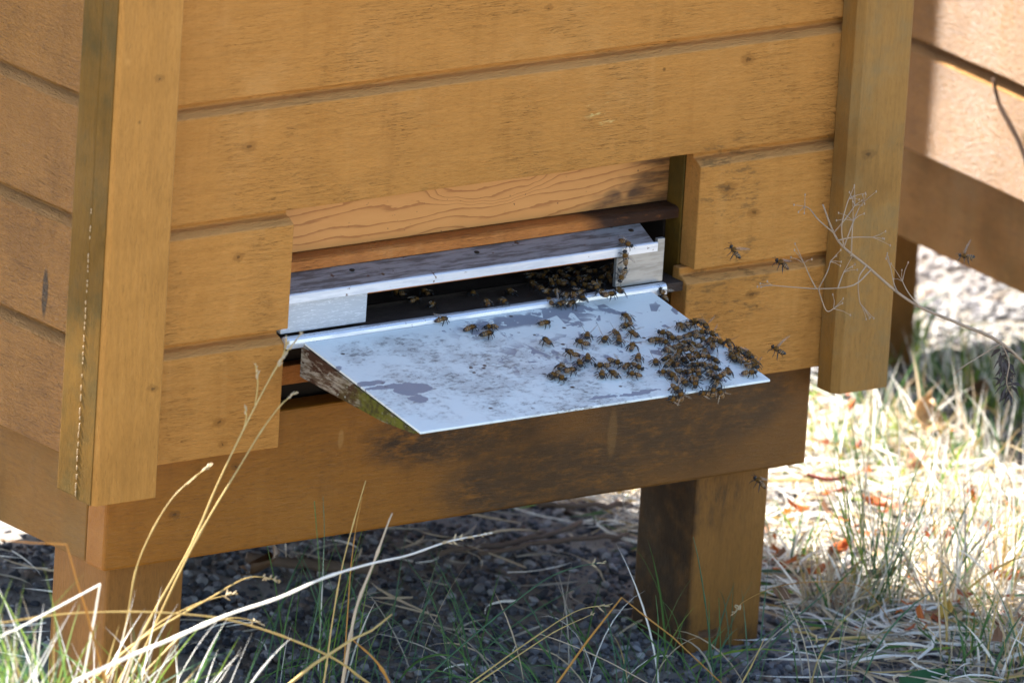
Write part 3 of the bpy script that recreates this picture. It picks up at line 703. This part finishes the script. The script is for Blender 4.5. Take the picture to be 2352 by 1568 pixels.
# sunlit foreground tuft at the lower left
for u, y, cnt, h, az, wts, lab, lean in [
    (90, -.36, 90, .145, 2.2, (3, 1, 0, 3.5, 1, 5, 1), 'sunlit yellow green tuft filling the lower left corner', (.1, 1.0)),
    (270, -.34, 90, .125, .5, (5, 2, 0, 2.5, .8, 3.5, 1.5), 'bright straw tuft fanning out before the left leg', (.2, 1.1)),
    (-40, -.40, 70, .14, .2, (5, 1, 0, 2.5, 1, 4, .5), 'bleached and green tuft cut by the left border', (.2, 1.1)),
    (420, -.36, 50, .10, .4, (6, 2, 0, 1.5, 1, 2, 1), 'low bleached tuft along the bottom border right of the left leg', (.3, 1.2))]:
    p = at_y(u, 1600, y); b = MB()
    hill = max(.0, p.z-GZ)
    for _ in range(cnt):
        a = az+random.gauss(0, 1.1); q = p+Vector((random.gauss(0, .02), random.gauss(0, .02), -hill))
        pts = [q, q+Vector((0, 0, hill*.55))]+[w_+Vector((0, 0, -.0)) for w_ in arc(q+Vector((random.gauss(0, .006), random.gauss(0, .006), hill*random.uniform(.6, 1.0))), a, h*random.uniform(.45, 1.1), random.uniform(*lean), random.uniform(-.1, .5), 6)]
        b.blade(pts, random.uniform(.0011, .0024), random.choices(range(7), wts)[0], random.uniform(-1, 1))
    base = Vector((p.x, p.y, GZ)); o = b.build('grass_tuft', GM, off=base); o.location = base
    tag(o, lab, 'grass tuft', 'sunlit tufts in the lower left')

# dry umbel plant that leans in from the right
m_umb = leafy('dry_umbel_stem', (.38, .27, .18), .3, .7, .1)
def umbel():
    yy = -.20
    main = [(2480, 960), (2400, 880), (2300, 788), (2200, 742), (2120, 708), (2062, 672), (1990, 610), (1938, 568), (1915, 535), (1890, 470)]
    P = [at_y(u, v, yy) for u, v in main]
    base = Vector((P[0].x+.10, yy-.02, GZ)); b = MB()
    path = smooth_path([base, base+Vector((0, 0, .10))]+P, 5)
    b.tube(path, [.0021*(1-.6*i/len(path)) for i in range(len(path))], 6)
    o = b.build('dry_umbel_plant', m_umb, off=base, smooth=True); o.location = base
    tag(o, 'dry grey branching plant leaning in from the right before the corner board', 'dried plant')
    br = [[(1938, 568), (1933, 520), (1945, 470), (1952, 452)], [(1938, 568), (1956, 520), (1972, 480), (1985, 462)], [(1915, 535), (1880, 505), (1860, 480), (1848, 474)],
          [(1915, 535), (1940, 505), (1965, 470)], [(1955, 588), (1957, 540), (1960, 500)], [(1925, 552), (1960, 545), (2010, 545)],
          [(2000, 620), (1960, 655), (1890, 663), (1830, 660), (1770, 655)], [(1875, 663), (1860, 635), (1845, 600)], [(1880, 663), (1900, 625), (1908, 598)], [(1925, 660), (1932, 640), (1940, 620)], [(1880, 663), (1888, 690), (1900, 715), (1920, 705)],
          [(2062, 672), (2053, 650), (2045, 610)], [(2110, 703), (2085, 670), (2070, 640)], [(1990, 610), (1972, 640), (1974, 690), (1983, 705)], [(2300, 788), (2260, 812), (2215, 840), (2190, 862)], [(2300, 788), (2318, 830), (2312, 880), (2330, 920)]]
    for i, pl in enumerate(br):
        q = smooth_path([at_y(u, v, yy-.004+random.uniform(-.012, .012)*(j > 0)) for j, (u, v) in enumerate(pl)], 4)
        bb = MB(); bb.tube(q, [.00075*(1-.5*k/len(q)) for k in range(len(q))], 5)
        tip = q[-1]; d = (q[-1]-q[-3]).normalized()
        if i < 14:
            for k in range(4):
                e = tip+(d+Vector((random.gauss(0, .6), random.gauss(0, .6), random.gauss(0, .6)))).normalized()*random.uniform(.008, .02)
                bb.tube([tip-d*.003, (tip+e)*.5, e], [.0004, .0003, .0002], 4); bb.lump(e, (.0008, .0008, .0014), (5, 4))
        bb.build('branch', m_umb, o, off=base)
    m_dead = leafy('blackened_leaf', (.07, .055, .05), .4, .8, .05)
    bb = MB()
    for k in range(46):
        c = at_y(2306+random.gauss(0, 7)+(k/46)*10, 800+k*2.4, yy); d = Vector((random.gauss(0, 1), random.gauss(0, .7), random.gauss(-.6, .6))).normalized()
        bb.blade([c, c+d*.006, c+d*.012+Vector((0, 0, -.004))], .004, 0, 1)
    bb.build('withered_leaves', m_dead, o, off=base)
umbel()

# fallen leaves
m_leaf = {k: leafy('leaf_'+k, c, .3, .55, .35) for k, c in dict(orange=(.46, .11, .015), tan=(.55, .36, .18), red=(.20, .05, .035), brown=(.22, .12, .06), pink=(.40, .2, .14), gold=(.60, .38, .06), green=(.035, .12, .035)).items()}
def fallen(u, v, size, kind, label, curl=.5, az=None, lift=.028, wide=.55, y=None):
    p = at_ground(u, v) if y is None else at_y(u, v, y)
    az = random.uniform(0, 6.28) if az is None else az
    b = MB(); nu, nv = 9, 5; vs = []; fs = []
    t1, t2 = random.uniform(-.6, .6), random.uniform(.3, .9)
    for i in range(nu):
        f = i/(nu-1); wd = wide*size*math.sin(math.pi*min(1, f*.93+.05))**.8*.5*(1+.12*math.sin(i*2.6))
        for j in range(nv):
            g_ = (j/(nv-1)-.5)*2
            x = (f-.5)*size; yv = g_*wd; z = curl*size*(.35*(abs(g_)**1.6)*t2+.5*(f-.5)**2+t1*.25*g_*f)
            vs.append((x, yv, z))
    for i in range(nu-1):
        for j in range(nv-1): a = i*nv+j; fs.append((a, a+nv, a+nv+1, a+1))
    b.add(vs, fs); b.tube([(-.5*size, 0, curl*size*.125), (-.62*size, .01*size, curl*size*.16), (-.75*size, .03*size, curl*size*.22)], [.0008, .0007, .0006], 5)
    o = b.build('fallen_leaf', m_leaf[kind], smooth=True)
    sm = o.modifiers.new('thickness', 'SOLIDIFY'); sm.thickness = .0005
    o.location = p+Vector((0, 0, lift)); o.rotation_euler = (random.uniform(-.35, .35), random.uniform(-.3, .3), az)
    return tag(o, label, 'leaf', 'fallen leaves')
fallen(2120, 1035, .065, 'tan', 'large pale curled leaf standing in the sunlit grass', 1.0, .9, .03)
fallen(2095, 945, .035, 'brown', 'brown leaf in the grass above the pale curled one', .8)
fallen(2105, 1120, .05, 'pink', 'pale pinkish leaf below the large curled one', .9, 1.2, .02)
fallen(1893, 1165, .04, 'red', 'reddish leaf lying right of the beam end', .8, -.6)
fallen(1925, 1190, .03, 'pink', 'small pink leaf touching the reddish one', .8)
fallen(2003, 1220, .028, 'orange', 'small orange leaf left of the green tuft stems', .7)
fallen(2155, 1297, .035, 'orange', 'bright orange leaf low between two dry tufts', .9)
fallen(2285, 1275, .03, 'orange', 'orange leaf near the right border', .8)
fallen(2290, 1390, .045, 'orange', 'orange brown leaf deep in the dry tuft', 1.0)
fallen(2335, 1310, .04, 'gold', 'golden leaf at the right border', .8, None, .03)
fallen(1925, 1330, .035, 'orange', 'orange leaf in straw beside the right leg', .7)
fallen(2020, 1385, .035, 'brown', 'brown leaf at the root of the green tuft', .6)
fallen(2245, 965, .04, 'brown', 'brown leaf high among sunlit straw', .8)
fallen(2165, 1470, .03, 'gold', 'small yellow leaf at the shadow edge', .6)
fallen(1440, 1142, .04, 'orange', 'orange leaf under the beam beside the right leg', .5, .3)
fallen(1395, 1185, .03, 'tan', 'pale leaf in the light patch under the hive', .4)
fallen(925, 1238, .055, 'tan', 'tan leaf in shade under the middle of the beam', .5, 2.6)
fallen(1160, 1188, .035, 'brown', 'brown leaf under the beam on dark gravel', .5)
fallen(1790, 1430, .035, 'brown', 'brown leaf at the foot of the right leg', .5)
fallen(65, 1252, .055, 'orange', 'vivid orange leaf under the left side beam', .9, .8)
fallen(25, 1215, .04, 'red', 'dark red leaf behind the orange one at the left border', .7)
fallen(600, 1370, .07, 'brown', 'large brown leaf in the dark beside the left leg', .6, .6)
fallen(1620, 1520, .03, 'brown', 'brown leaf on gravel before the right leg', .5)
fallen(2112, 1640, .075, 'green', 'broad dark green leaf at the bottom border', .5, .25, .02, .6, -.19)
m_twig = plain('grey_twig', (.16, .11, .08), .9, .2)
for pts, r, lab in [([(560, 1330), (700, 1345), (860, 1350)], .006, 'thick dark stick under the hive'), ([(1010, 1310), (1160, 1285), (1330, 1245)], .003, 'long thin twig under the hive'), ([(1100, 1312), (1280, 1282), (1440, 1262)], .0025, 'second thin twig nearer the right leg'), ([(1230, 1190), (1330, 1205), (1450, 1200)], .003, 'pale twig near the light patch under the hive')]:
    q = smooth_path([at_ground(u, v)+Vector((0, 0, .012+r+random.uniform(0, .006))) for u, v in pts], 6)
    q = [p+Vector((random.gauss(0, .0015), random.gauss(0, .0015), random.gauss(0, .001))) for p in q]
    b = MB(); b.tube(q, [r*random.uniform(.8, 1.1) for _ in q], 7); o = b.build('twig', m_twig, smooth=True); tag(o, lab, 'twig', 'twigs under the hive')

q = [on_plane(u, v, (1.372, .4, 0), (-1, .05, 0))+Vector((-o_, 0, 0)) for u, v, o_ in [(2288, 178, .004), (2305, 236, .006), (2334, 284, .008), (2365, 340, .010), (2420, 450, .02)]]
b = MB(); b.tube(smooth_path(q, 4), [.0022]*5+[.003]*12, 6); b.tube([q[1], q[1]+Vector((0, .01, .012))], .0012, 5)  # near-black stem stands in for the diagonal twig shadow on the wall
tag(b.build('twig', plain('twig_shadow_dark', (.05, .03, .02), .9, .1), smooth=True), 'dark stem doubling as a twig shadow on the sunlit boards of the second hive', 'twig')

#@@BEES
# ---------------------------------------------------------------- honeybees
def bee_mats():
    th = Mat('bee_fuzz', .85, .2); c = th.mix(th.noise(th.co, 900, 3), (.11, .05, .010), (.24, .115, .025)); th.out(c, None, th.bump(th.noise(th.co, 2500, 2), .8, .0004))
    am = Mat('bee_amber', .4, .45); am.out(am.mix(am.noise(am.co, 500, 2), (.18, .06, .010), (.30, .12, .025)))
    dk = Mat('bee_dark', .35, .5); dk.out((.012, .009, .008))
    pl = Mat('bee_hair_band', .7, .3); pl.out((.32, .19, .07))
    wg = Mat('bee_wing', .25, .5); wg.b.inputs['Alpha'].default_value = .32; wg.out(wg.mix(wg.noise(wg.co, 400, 2), (.22, .16, .11), (.42, .35, .28)))
    return [th.m, am.m, dk.m, pl.m], wg.m
BM_, WING = bee_mats()
PROF = [(-.0068, .0002, 2), (-.0064, .0008, 2), (-.0056, .0013, 2), (-.0052, .0015, 1), (-.0047, .0017, 2), (-.0042, .0018, 3), (-.0039, .0019, 1), (-.0033, .0020, 2), (-.0028, .00205, 3), (-.0024, .0020, 1),
        (-.0018, .0019, 2), (-.0013, .0017, 3), (-.0010, .0015, 1), (-.0004, .0010, 2), (-.0001, .0007, 2), (.0004, .0012, 0), (.0010, .0018, 0), (.0018, .0021, 0), (.0026, .0020, 0), (.0034, .0014, 0), (.0038, .0008, 0), (.0041, .0007, 2),
        (.0044, .0013, 2), (.0050, .0016, 2), (.0056, .0014, 2), (.0061, .0008, 2), (.0063, .0002, 2)]
def bee_mesh(seed, curl=0., tilt=0., dark=False, fly=False):
    rd = random.Random(seed); b = MB(); n = 10; vs = []; fs = []; mi = []
    for i, (x, r, m_) in enumerate(PROF):
        z = .0030 + (-.0002 if x > .004 else 0) - curl*max(0, -x)**1.6*9 + tilt*x; yy = curl*.6*max(0, -x)
        wy, wz = (1.0, .92) if x < 0 else ((.95, 1.0) if x < .0039 else (1.15, .9))
        for k in range(n):
            a = 2*math.pi*k/n; vs.append((x, yy+r*wy*math.cos(a), z+r*wz*math.sin(a)))
    for i in range(len(PROF)-1):
        mm = PROF[i+1][2]
        if dark and mm in (1,) and PROF[i][0] < -.003: mm = 2
        for k in range(n):
            a, c = i*n+k, i*n+(k+1) % n; fs.append((a, c, c+n, a+n)); mi.append(mm)
    fs += [tuple(range(n))[::-1], tuple(range(len(vs)-n, len(vs)))]; mi += [2, 2]
    b.add(vs, fs, mi)
    for sgn in (-1, 1):                                                    # eyes, antennae, legs grown onto the same mesh
        b.lump((.0051, sgn*.0014, .0031), (.0008, .0005, .0011), (6, 5), 2)
        b.tube([(.0060, sgn*.0005, .0034), (.0070, sgn*.0012, .0042), (.0086, sgn*.0022, .0034)], [.00016, .00014, .00013], 4, 2)
        for hx, fx, fy, kz in ((.0030, .0052, .0036, .0028), (.0018, .0012, .0052, .0034), (.0008, -.0038, .0050, .0038)):
            j = rd.uniform(-.0009, .0009)
            ft = -.0012 if fly else 0
            b.tube([(hx, sgn*.0010, .0018), (hx+(fx-hx)*.35, sgn*fy*.55, kz), (hx+(fx-hx)*.75+j, sgn*fy*.85, .0016+ft), (fx+j, sgn*fy, .0002+ft*1.6), (fx+j-.0008, sgn*(fy+.0005), .0001+ft*1.8)],
                   [.0003, .00034, .0003 if hx > .001 else .0005, .00018, .00012], 5, 2)
    for _ in range(110):                                                   # fuzz on the thorax
        a = rd.uniform(-.3, 3.44); x = rd.uniform(.0004, .0034); r = .0019
        d = Vector((rd.gauss(-.1, .35), math.cos(a), math.sin(a))).normalized(); p = Vector((x, math.cos(a)*r, .0030+math.sin(a)*r))
        t = d.orthogonal()*.00012; b.add([p-t, p+t, p+d*rd.uniform(.0005, .001)], [(0, 1, 2)], 0)
    me_o = b.build('honeybee', BM_, smooth=True); me = me_o.data; bpy.data.objects.remove(me_o); return me
def wing_mesh(sgn, sweep, lift):
    b = MB()
    for ln, wd, x0, off, th in ((.0092, .0031, .0022, 0, 0), (.0064, .0022, .0012, -.0003, .28)):
        a = sweep+th*(1 if sweep > .8 else .25); pts = []; N = 8
        for i in range(N):
            f = i/(N-1); prof = math.sin(math.pi*min(1, f*.9+.08))**.55
            pts.append((f*ln, -wd*.30*prof)); pts.append((f*ln, wd*.70*prof))
        vs = []
        for u, v in pts:
            dx = -math.cos(a)*u + math.sin(a)*v*.6; dy = math.sin(a)*u + math.cos(a)*v*.6*(1 if sweep > .4 else .6)
            vs.append((x0+dx, sgn*(.0009+abs(dy) if dy > -.0006 else .0003), .0049+off+lift*u+.0004*math.sin(v*900)))
        b.add(vs, [(2*i, 2*i+1, 2*i+3, 2*i+2) for i in range(N-1)])
    o = b.build('wing', WING); me = o.data; bpy.data.objects.remove(o); return me
BODY = [bee_mesh(1), bee_mesh(2, .5), bee_mesh(3, -.4, .06), bee_mesh(4, .25, -.05, True), bee_mesh(5, .1, .03)]
FLYB = [bee_mesh(8, .3, .0, False, True), bee_mesh(9, -.2, .0, True, True)]
FOLD = [wing_mesh(s, .22, -.02) for s in (1, -1)]; HALF = [wing_mesh(s, .62, .12) for s in (1, -1)]
UPW = [wing_mesh(s, .75, .75) for s in (1, -1)]; OPEN = [wing_mesh(s, 1.35, .25) for s in (1, -1)]; FLY = [wing_mesh(s, 1.25, 1.0) for s in (1, -1)]
WM = dict(f=FOLD, h=HALF, u=UPW, o=OPEN, y=FLY)
def bee(pos, fwd, nrm, wings, label, group, scale=1., fly=False, k=None):
    fwd = Vector(fwd).normalized(); nrm = Vector(nrm); nrm = (nrm-fwd*nrm.dot(fwd)).normalized(); lat = nrm.cross(fwd)
    M = Matrix((fwd, lat, nrm)).transposed().to_4x4()*1.0
    o = bpy.data.objects.new('honeybee', random.choice(FLYB) if fly else BODY[random.randrange(len(BODY)) if k is None else k]); COL.objects.link(o)
    for i in range(3):
        for j in range(3): M[i][j] *= scale
    M.translation = Vector(pos); o.matrix_world = M
    for wm in WM[wings]:
        c = bpy.data.objects.new('wing', wm); COL.objects.link(c); c.parent = o
    return tag(o, label, 'bee', group)
SHEET_P = Vector((0, 0, .1057))
SURF = dict(sheet=(SHEET_P, SN), floor=(Vector((0, 0, .1072)), Vector((0, 0, 1))), sill=(Vector((0, 0, .1108)), Vector((0, 0, 1))),
            visor=(Vector((0, .02, .1589)), Vector((0, -.43, .90)).normalized()), lip=(Vector((0, .0058, .147)), Vector((0, -1, 0))), plate=(Vector((0, .0085, .12)), Vector((0, -1, 0))))
def place(fu, fv, ang, surf, wings, label, group, lift=0., scale=None, k=None):
    """fu, fv are full-size photo pixels"""
    p0, n = SURF[surf]; p0 = p0+n*(.0022+lift); u, v = fu*.91875, fv*.91875
    a = R(ang); c = on_plane(u, v, p0, n); d = on_plane(u+math.cos(a)*20, v-math.sin(a)*20, p0, n)-c
    nn = (n+Vector((random.gauss(0, .08), random.gauss(0, .08), 0))).normalized() if not lift else (n+Vector((random.gauss(0, .3), random.gauss(0, .3), 0))).normalized()
    fw = d.normalized() if not lift else (d.normalized()+n*random.gauss(0, .22)).normalized()
    return bee(c-n*.0022, fw, nn, wings, label, group, (scale or random.uniform(1.2, 1.36)), k=k)
Z7 = lambda x, y: (1350+x/3.92, 680+y/3.92)
Z5 = lambda x, y: (1200+x/3.92, 380+y/3.92)
Z4 = lambda x, y: (700+x/3.92, 380+y/3.92)
Z6 = lambda x, y: (650+x/3.92, 750+y/3.92)
GS = 'bees spread over the landing board'
for z, ang, wg, lab in [
    (Z6(1780, 200), 20, 'h', 'bee standing on the grey bare strip, wing raised, leftmost at the back of the board'),
    (Z6(2065, 285), 22, 'f', 'striped bee just left of the pair near the back of the board'),
    (Z6(2260, 272), 195, 'f', 'upper bee of the pair on the flaking paint'),
    (Z6(2225, 345), 18, 'f', 'lower bee of the pair on the flaking paint'),
    (Z7(40, 510), 14, 'f', 'lone bee on bare grey metal left of the big open white area'),
    (Z7(62, 690), 128, 'f', 'slim lone bee slanting away, wings folded flat, middle of the board'),
    (Z7(855, 450), 152, 'f', 'bee near the right rim of the board, topmost of the loose bees'),
    (Z7(850, 530), 205, 'h', 'bee just below the topmost loose bee'),
    (Z7(735, 605), -55, 'u', 'bee with both wings lifted left of the slanting striped one'),
    (Z7(915, 615), 142, 'o', 'long striped bee with one wing held out to the right'),
    (Z7(460, 630), -90, 'u', 'bee facing us with wings in a V, behind the glossy dark one'),
    (Z7(412, 705), 155, 'f', 'glossy dark winged bee with feelers to the left'),
    (Z7(630, 665), -100, 'u', 'bee facing us alone between the glossy one and the middle group'),
    (Z7(770, 680), -110, 'h', 'dark faced bee facing us beside the amber walker'),
    (Z7(908, 740), 100, 'o', 'amber bee walking away from us with a wing spread right'),
    (Z7(310, 812), 150, 'h', 'bee reaching left at the top of the left hand knot'),
    (Z7(475, 860), -112, 'o', 'bee with wings opened wide at the right of the left hand knot'),
    (Z7(385, 900), -65, 'f', 'hunched bee in the middle of the left hand knot'),
    (Z7(955, 850), -100, 'o', 'bee facing us with raised wings right of the amber walker'),
    (Z7(1130, 890), -80, 'u', 'bee facing us with wings up, just left of the big heap'),
    (Z7(205, 935), 60, 'u', 'bee with whirring wings at the back of the left hand knot'),
    (Z7(290, 972), 12, 'h', 'bee facing right at the front of the left hand knot'),
    (Z7(145, 1015), 205, 'f', 'leftmost bee of the left hand knot, head down'),
    (Z7(190, 1040), -20, 'f', 'bee tucked below the leftmost one of the left hand knot'),
    (Z7(608, 930), 178, 'f', 'upper left bee of the middle knot'),
    (Z7(735, 892), -20, 'h', 'topmost bee of the middle knot'),
    (Z7(840, 940), 35, 'f', 'dark banded bee in the centre of the middle knot'),
    (Z7(950, 935), -25, 'h', 'rightmost bee of the middle knot, facing right'),
    (Z7(600, 1010), -80, 'f', 'bee facing us at the lower left of the middle knot'),
    (Z7(722, 1010), 142, 'f', 'bee with long legs stretched at the front of the middle knot'),
    (Z7(922, 1012), 172, 'f', 'striped bee facing left at the lower right of the middle knot')]:
    place(*z, ang, 'sheet', wg, lab, GS)
# bees on the metal of the entrance
GE = 'bees at the hive entrance'
place(*Z5(1425, 905), -28, 'visor', 'f', 'bee standing on top of the metal visor near its right end', GE)
place(*Z5(1410, 1035), 95, 'lip', 'h', 'bee climbing the bright front edge of the visor', GE)
place(*Z5(1388, 1200), -112, 'plate', 'f', 'bee hanging head down on the right metal plate', GE)
place(*Z4(1490, 1510), 52, 'floor', 'f', 'striped bee at the left of the slot, nearest the sill', GE)
place(*Z4(1320, 1460), 15, 'floor', 'f', 'bee in the dark left part of the slot, turned right', GE)
place(*Z4(1430, 1385), 160, 'floor', 'f', 'bee deeper in the dark left part of the slot', GE)
place(*Z4(1160, 1395), 170, 'floor', 'f', 'bee half hidden under the visor, farthest left', GE)
place(*Z4(1890, 1395), -95, 'floor', 'f', 'fuzzy bee coming out head first in the middle of the slot', GE)
place(*Z4(2030, 1490), 130, 'sill', 'f', 'bee with large folded wing crossing the sill', GE)
place(*Z4(2185, 1475), -25, 'sill', 'f', 'bee on the sill with violet sheen wings and long feelers', GE)
place(*Z4(2255, 1385), 145, 'floor', 'f', 'banded bee in the slot above the sill walkers', GE)

def rowlabels(items, where, axis_v, rows):
    """give every bee of a crowd its row and its count from the left"""
    it = sorted(items, key=lambda t: axis_v(t)); n = len(it); out = []
    for r in range(rows):
        row = sorted(it[r*n//rows:(r+1)*n//rows], key=lambda t: t[0])
        for i, t in enumerate(row): out.append((t, r, i))
    return out
ORD = ['first', 'second', 'third', 'fourth', 'fifth', 'sixth', 'seventh', 'eighth', 'ninth', 'tenth', 'eleventh', 'twelfth', 'thirteenth', 'fourteenth', 'fifteenth', 'sixteenth']
heap = [(1390, 545, 140, 'h'), (1470, 520, 10, 'f'), (1540, 505, 170, 'f'), (1605, 525, -60, 'u'), (1560, 600, 5, 'f'), (1670, 610, -20, 'o'), (1225, 605, 170, 'h'), (1120, 675, 10, 'f'), (1215, 690, -30, 'f'), (1320, 665, 175, 'f'),
        (1450, 640, 30, 'f'), (1560, 660, -15, 'f'), (1740, 690, -15, 'h'), (1680, 740, 100, 'f'), (1255, 765, 210, 'f'), (1350, 740, 30, 'f'), (1440, 765, 50, 'h'), (1520, 730, 160, 'f'), (1245, 860, 200, 'f'), (1325, 835, 20, 'u'), (1400, 870, -50, 'f'),
        (1470, 850, 120, 'f'), (1545, 845, 15, 'f'), (1620, 840, 0, 'f'), (1705, 870, -35, 'h'), (1350, 925, 140, 'u'), (1480, 930, 40, 'f'), (1560, 925, 200, 'f'), (1700, 945, -25, 'f'), (1838, 985, 100, 'f'), (1225, 990, 180, 'f'), (1310, 1035, 150, 'f'), (1395, 985, -10, 'f'), (1480, 990, 20, 'f'),
        (1560, 1000, -70, 'f'), (1410, 1090, -55, 'h'), (1490, 1060, -100, 'f'), (1545, 1085, -90, 'f'), (1640, 1000, 60, 'f'), (1720, 1045, -50, 'f'), (1780, 1030, 200, 'f'), (1330, 1150, -45, 'u'), (1610, 790, 80, 'f'), (1300, 800, -10, 'f'), (1610, 930, 130, 'f'), (1650, 690, 40, 'f'),
        (1290, 900, 35, 'f'), (1430, 705, 190, 'f'), (1380, 800, 60, 'f'), (1500, 790, -20, 'f')]
seen = []
for (x, y, ang, wg), r, i in rowlabels(heap, '', lambda t: t[1], 6):
    near = sum(1 for q in seen if (q[0]-x)**2+((q[1]-y)*1.3)**2 < 85**2); seen.append((x, y))
    lab = 'bee in the big heap, %s row from the back, %s from the left' % (ORD[r], ORD[i])
    place(*Z7(x, y), ang, 'sheet', wg, lab, 'bees heaped on the right end of the board', .003*min(2, near))
chain = [(1850, 705, 110, 'u'), (1880, 790, -60, 'f'), (1960, 780, 150, 'f'), (2020, 805, -30, 'f'), (1895, 850, -70, 'f'), (1985, 900, -20, 'f'), (2045, 845, -40, 'f'), (2090, 885, -80, 'f'), (2075, 935, 10, 'f'), (1930, 830, 130, 'f'), (2115, 915, -60, 'h')]
for k, (x, y, ang, wg) in enumerate(sorted(chain)):
    place(*Z7(x, y), ang, 'sheet', wg, 'bee in the string along the right rim, %s from the left' % ORD[k], 'bees strung along the right rim of the board', .001*(k % 2))
place(*Z7(2050, 1000), 2, 'sheet', 'h', 'bee at the very corner of the board, facing right', GS)
# bees clinging to the front edge: they hang on the thin face of the sheet
EDG = Vector((0, SY0-.0006, .0690)); SURF['edge'] = (EDG, Vector((0, -.94, -.34)).normalized())
for x, y, ang, wg, lab in [(1375, 1200, 100, 'h', 'bee hanging over the front edge, upper one on the left'), (1310, 1232, 165, 'f', 'bee hanging below the front edge at the far left of the heap'), (1610, 1180, 170, 'f', 'dark bee clinging under the front edge, middle of three'),
                      (1690, 1160, 80, 'f', 'banded bee on the front edge between two others'), (1765, 1175, 110, 'h', 'bee with hanging wing at the right of the edge clingers'), (1725, 1100, 95, 'f', 'bee just above the edge clingers, striped tail down')]:
    place(*Z7(x, y), ang, 'edge' if y > 1150 else 'sheet', wg, lab, 'bees clinging to the front edge')
crowd = [(1360, 1375, 125, 'f'), (1175, 1310, 80, 'f'), (1185, 1390, 95, 'f'), (1265, 1410, 10, 'f'), (985, 1385, 30, 'h'), (1000, 1450, -60, 'f'), (915, 1420, 115, 'f'), (840, 1425, 60, 'f'), (885, 1495, 30, 'f'), (790, 1500, -150, 'u'), (680, 1475, 140, 'f'), (745, 1390, 100, 'f'),
         (590, 1355, -40, 'f'), (520, 1310, 140, 'f'), (600, 1230, -15, 'f'), (795, 1205, 150, 'f'), (880, 1170, 30, 'f'), (955, 1205, 80, 'f'), (1030, 1150, 20, 'h'), (700, 1295, -70, 'f'), (800, 1300, 160, 'f'), (910, 1320, -80, 'f'), (1050, 1255, 15, 'f'), (1190, 1250, -85, 'f'), (1265, 1215, 60, 'f'),
         (1280, 1280, 110, 'f'), (650, 1185, 200, 'f'), (1105, 1185, 0, 'f'), (835, 1245, -30, 'f'), (500, 1225, 20, 'f'), (1120, 1320, -30, 'f'), (1050, 1330, 170, 'f'), (960, 1270, 130, 'f'), (1230, 1160, 30, 'f'), (740, 1250, 70, 'f'), (1290, 1150, -120, 'f'), (660, 1380, 20, 'f')]
seen = []
for (x, y, ang, wg), r, i in rowlabels(crowd, '', lambda t: t[1], 5):
    near = sum(1 for q in seen if (q[0]-x)**2+(q[1]-y)**2 < 75**2); seen.append((x, y))
    surf = 'floor' if y < 1340 else ('sill' if y < 1430 else 'sheet')
    place(*Z5(x, y), ang, surf, wg, 'bee crowding the entrance, %s row from the top, %s from the left' % (ORD[r], ORD[i]), 'bees crowding in the entrance', .0016*min(2, near))
# bees on the wing
def flying(u, v, y, ang, roll, lab, wg='y', depth=.15):
    p = at_y(u, v, y); a = R(ang); f = (RT*math.cos(a)+UP*math.sin(a)+FWD*depth).normalized()
    n = (UP*.9-FWD*.35+RT*roll).normalized()
    bee(p, f, n, wg, lab, 'bees in flight', 1.28, True)
flying(1681, 583, -.07, 122, .5, 'dark flying bee before the right boards, highest of those in the air', 'u')
flying(1793, 612, -.10, 148, .2, 'amber flying bee before the groove near the dry umbels', 'h')
flying(2218, 597, -.10, 168, .1, 'flying bee against the bright gap beside the second hive', 'y', .1)
flying(1783, 811, -.12, 145, .1, 'flying bee with dangling legs just right of the landing board')
flying(1741, 1112, -.14, 140, .1, 'dark flying bee before the top of the right leg', 'h')
flying(1517, 680, -.004, 115, .4, 'flying bee by the corner post of the entrance, wing out right', 'o')
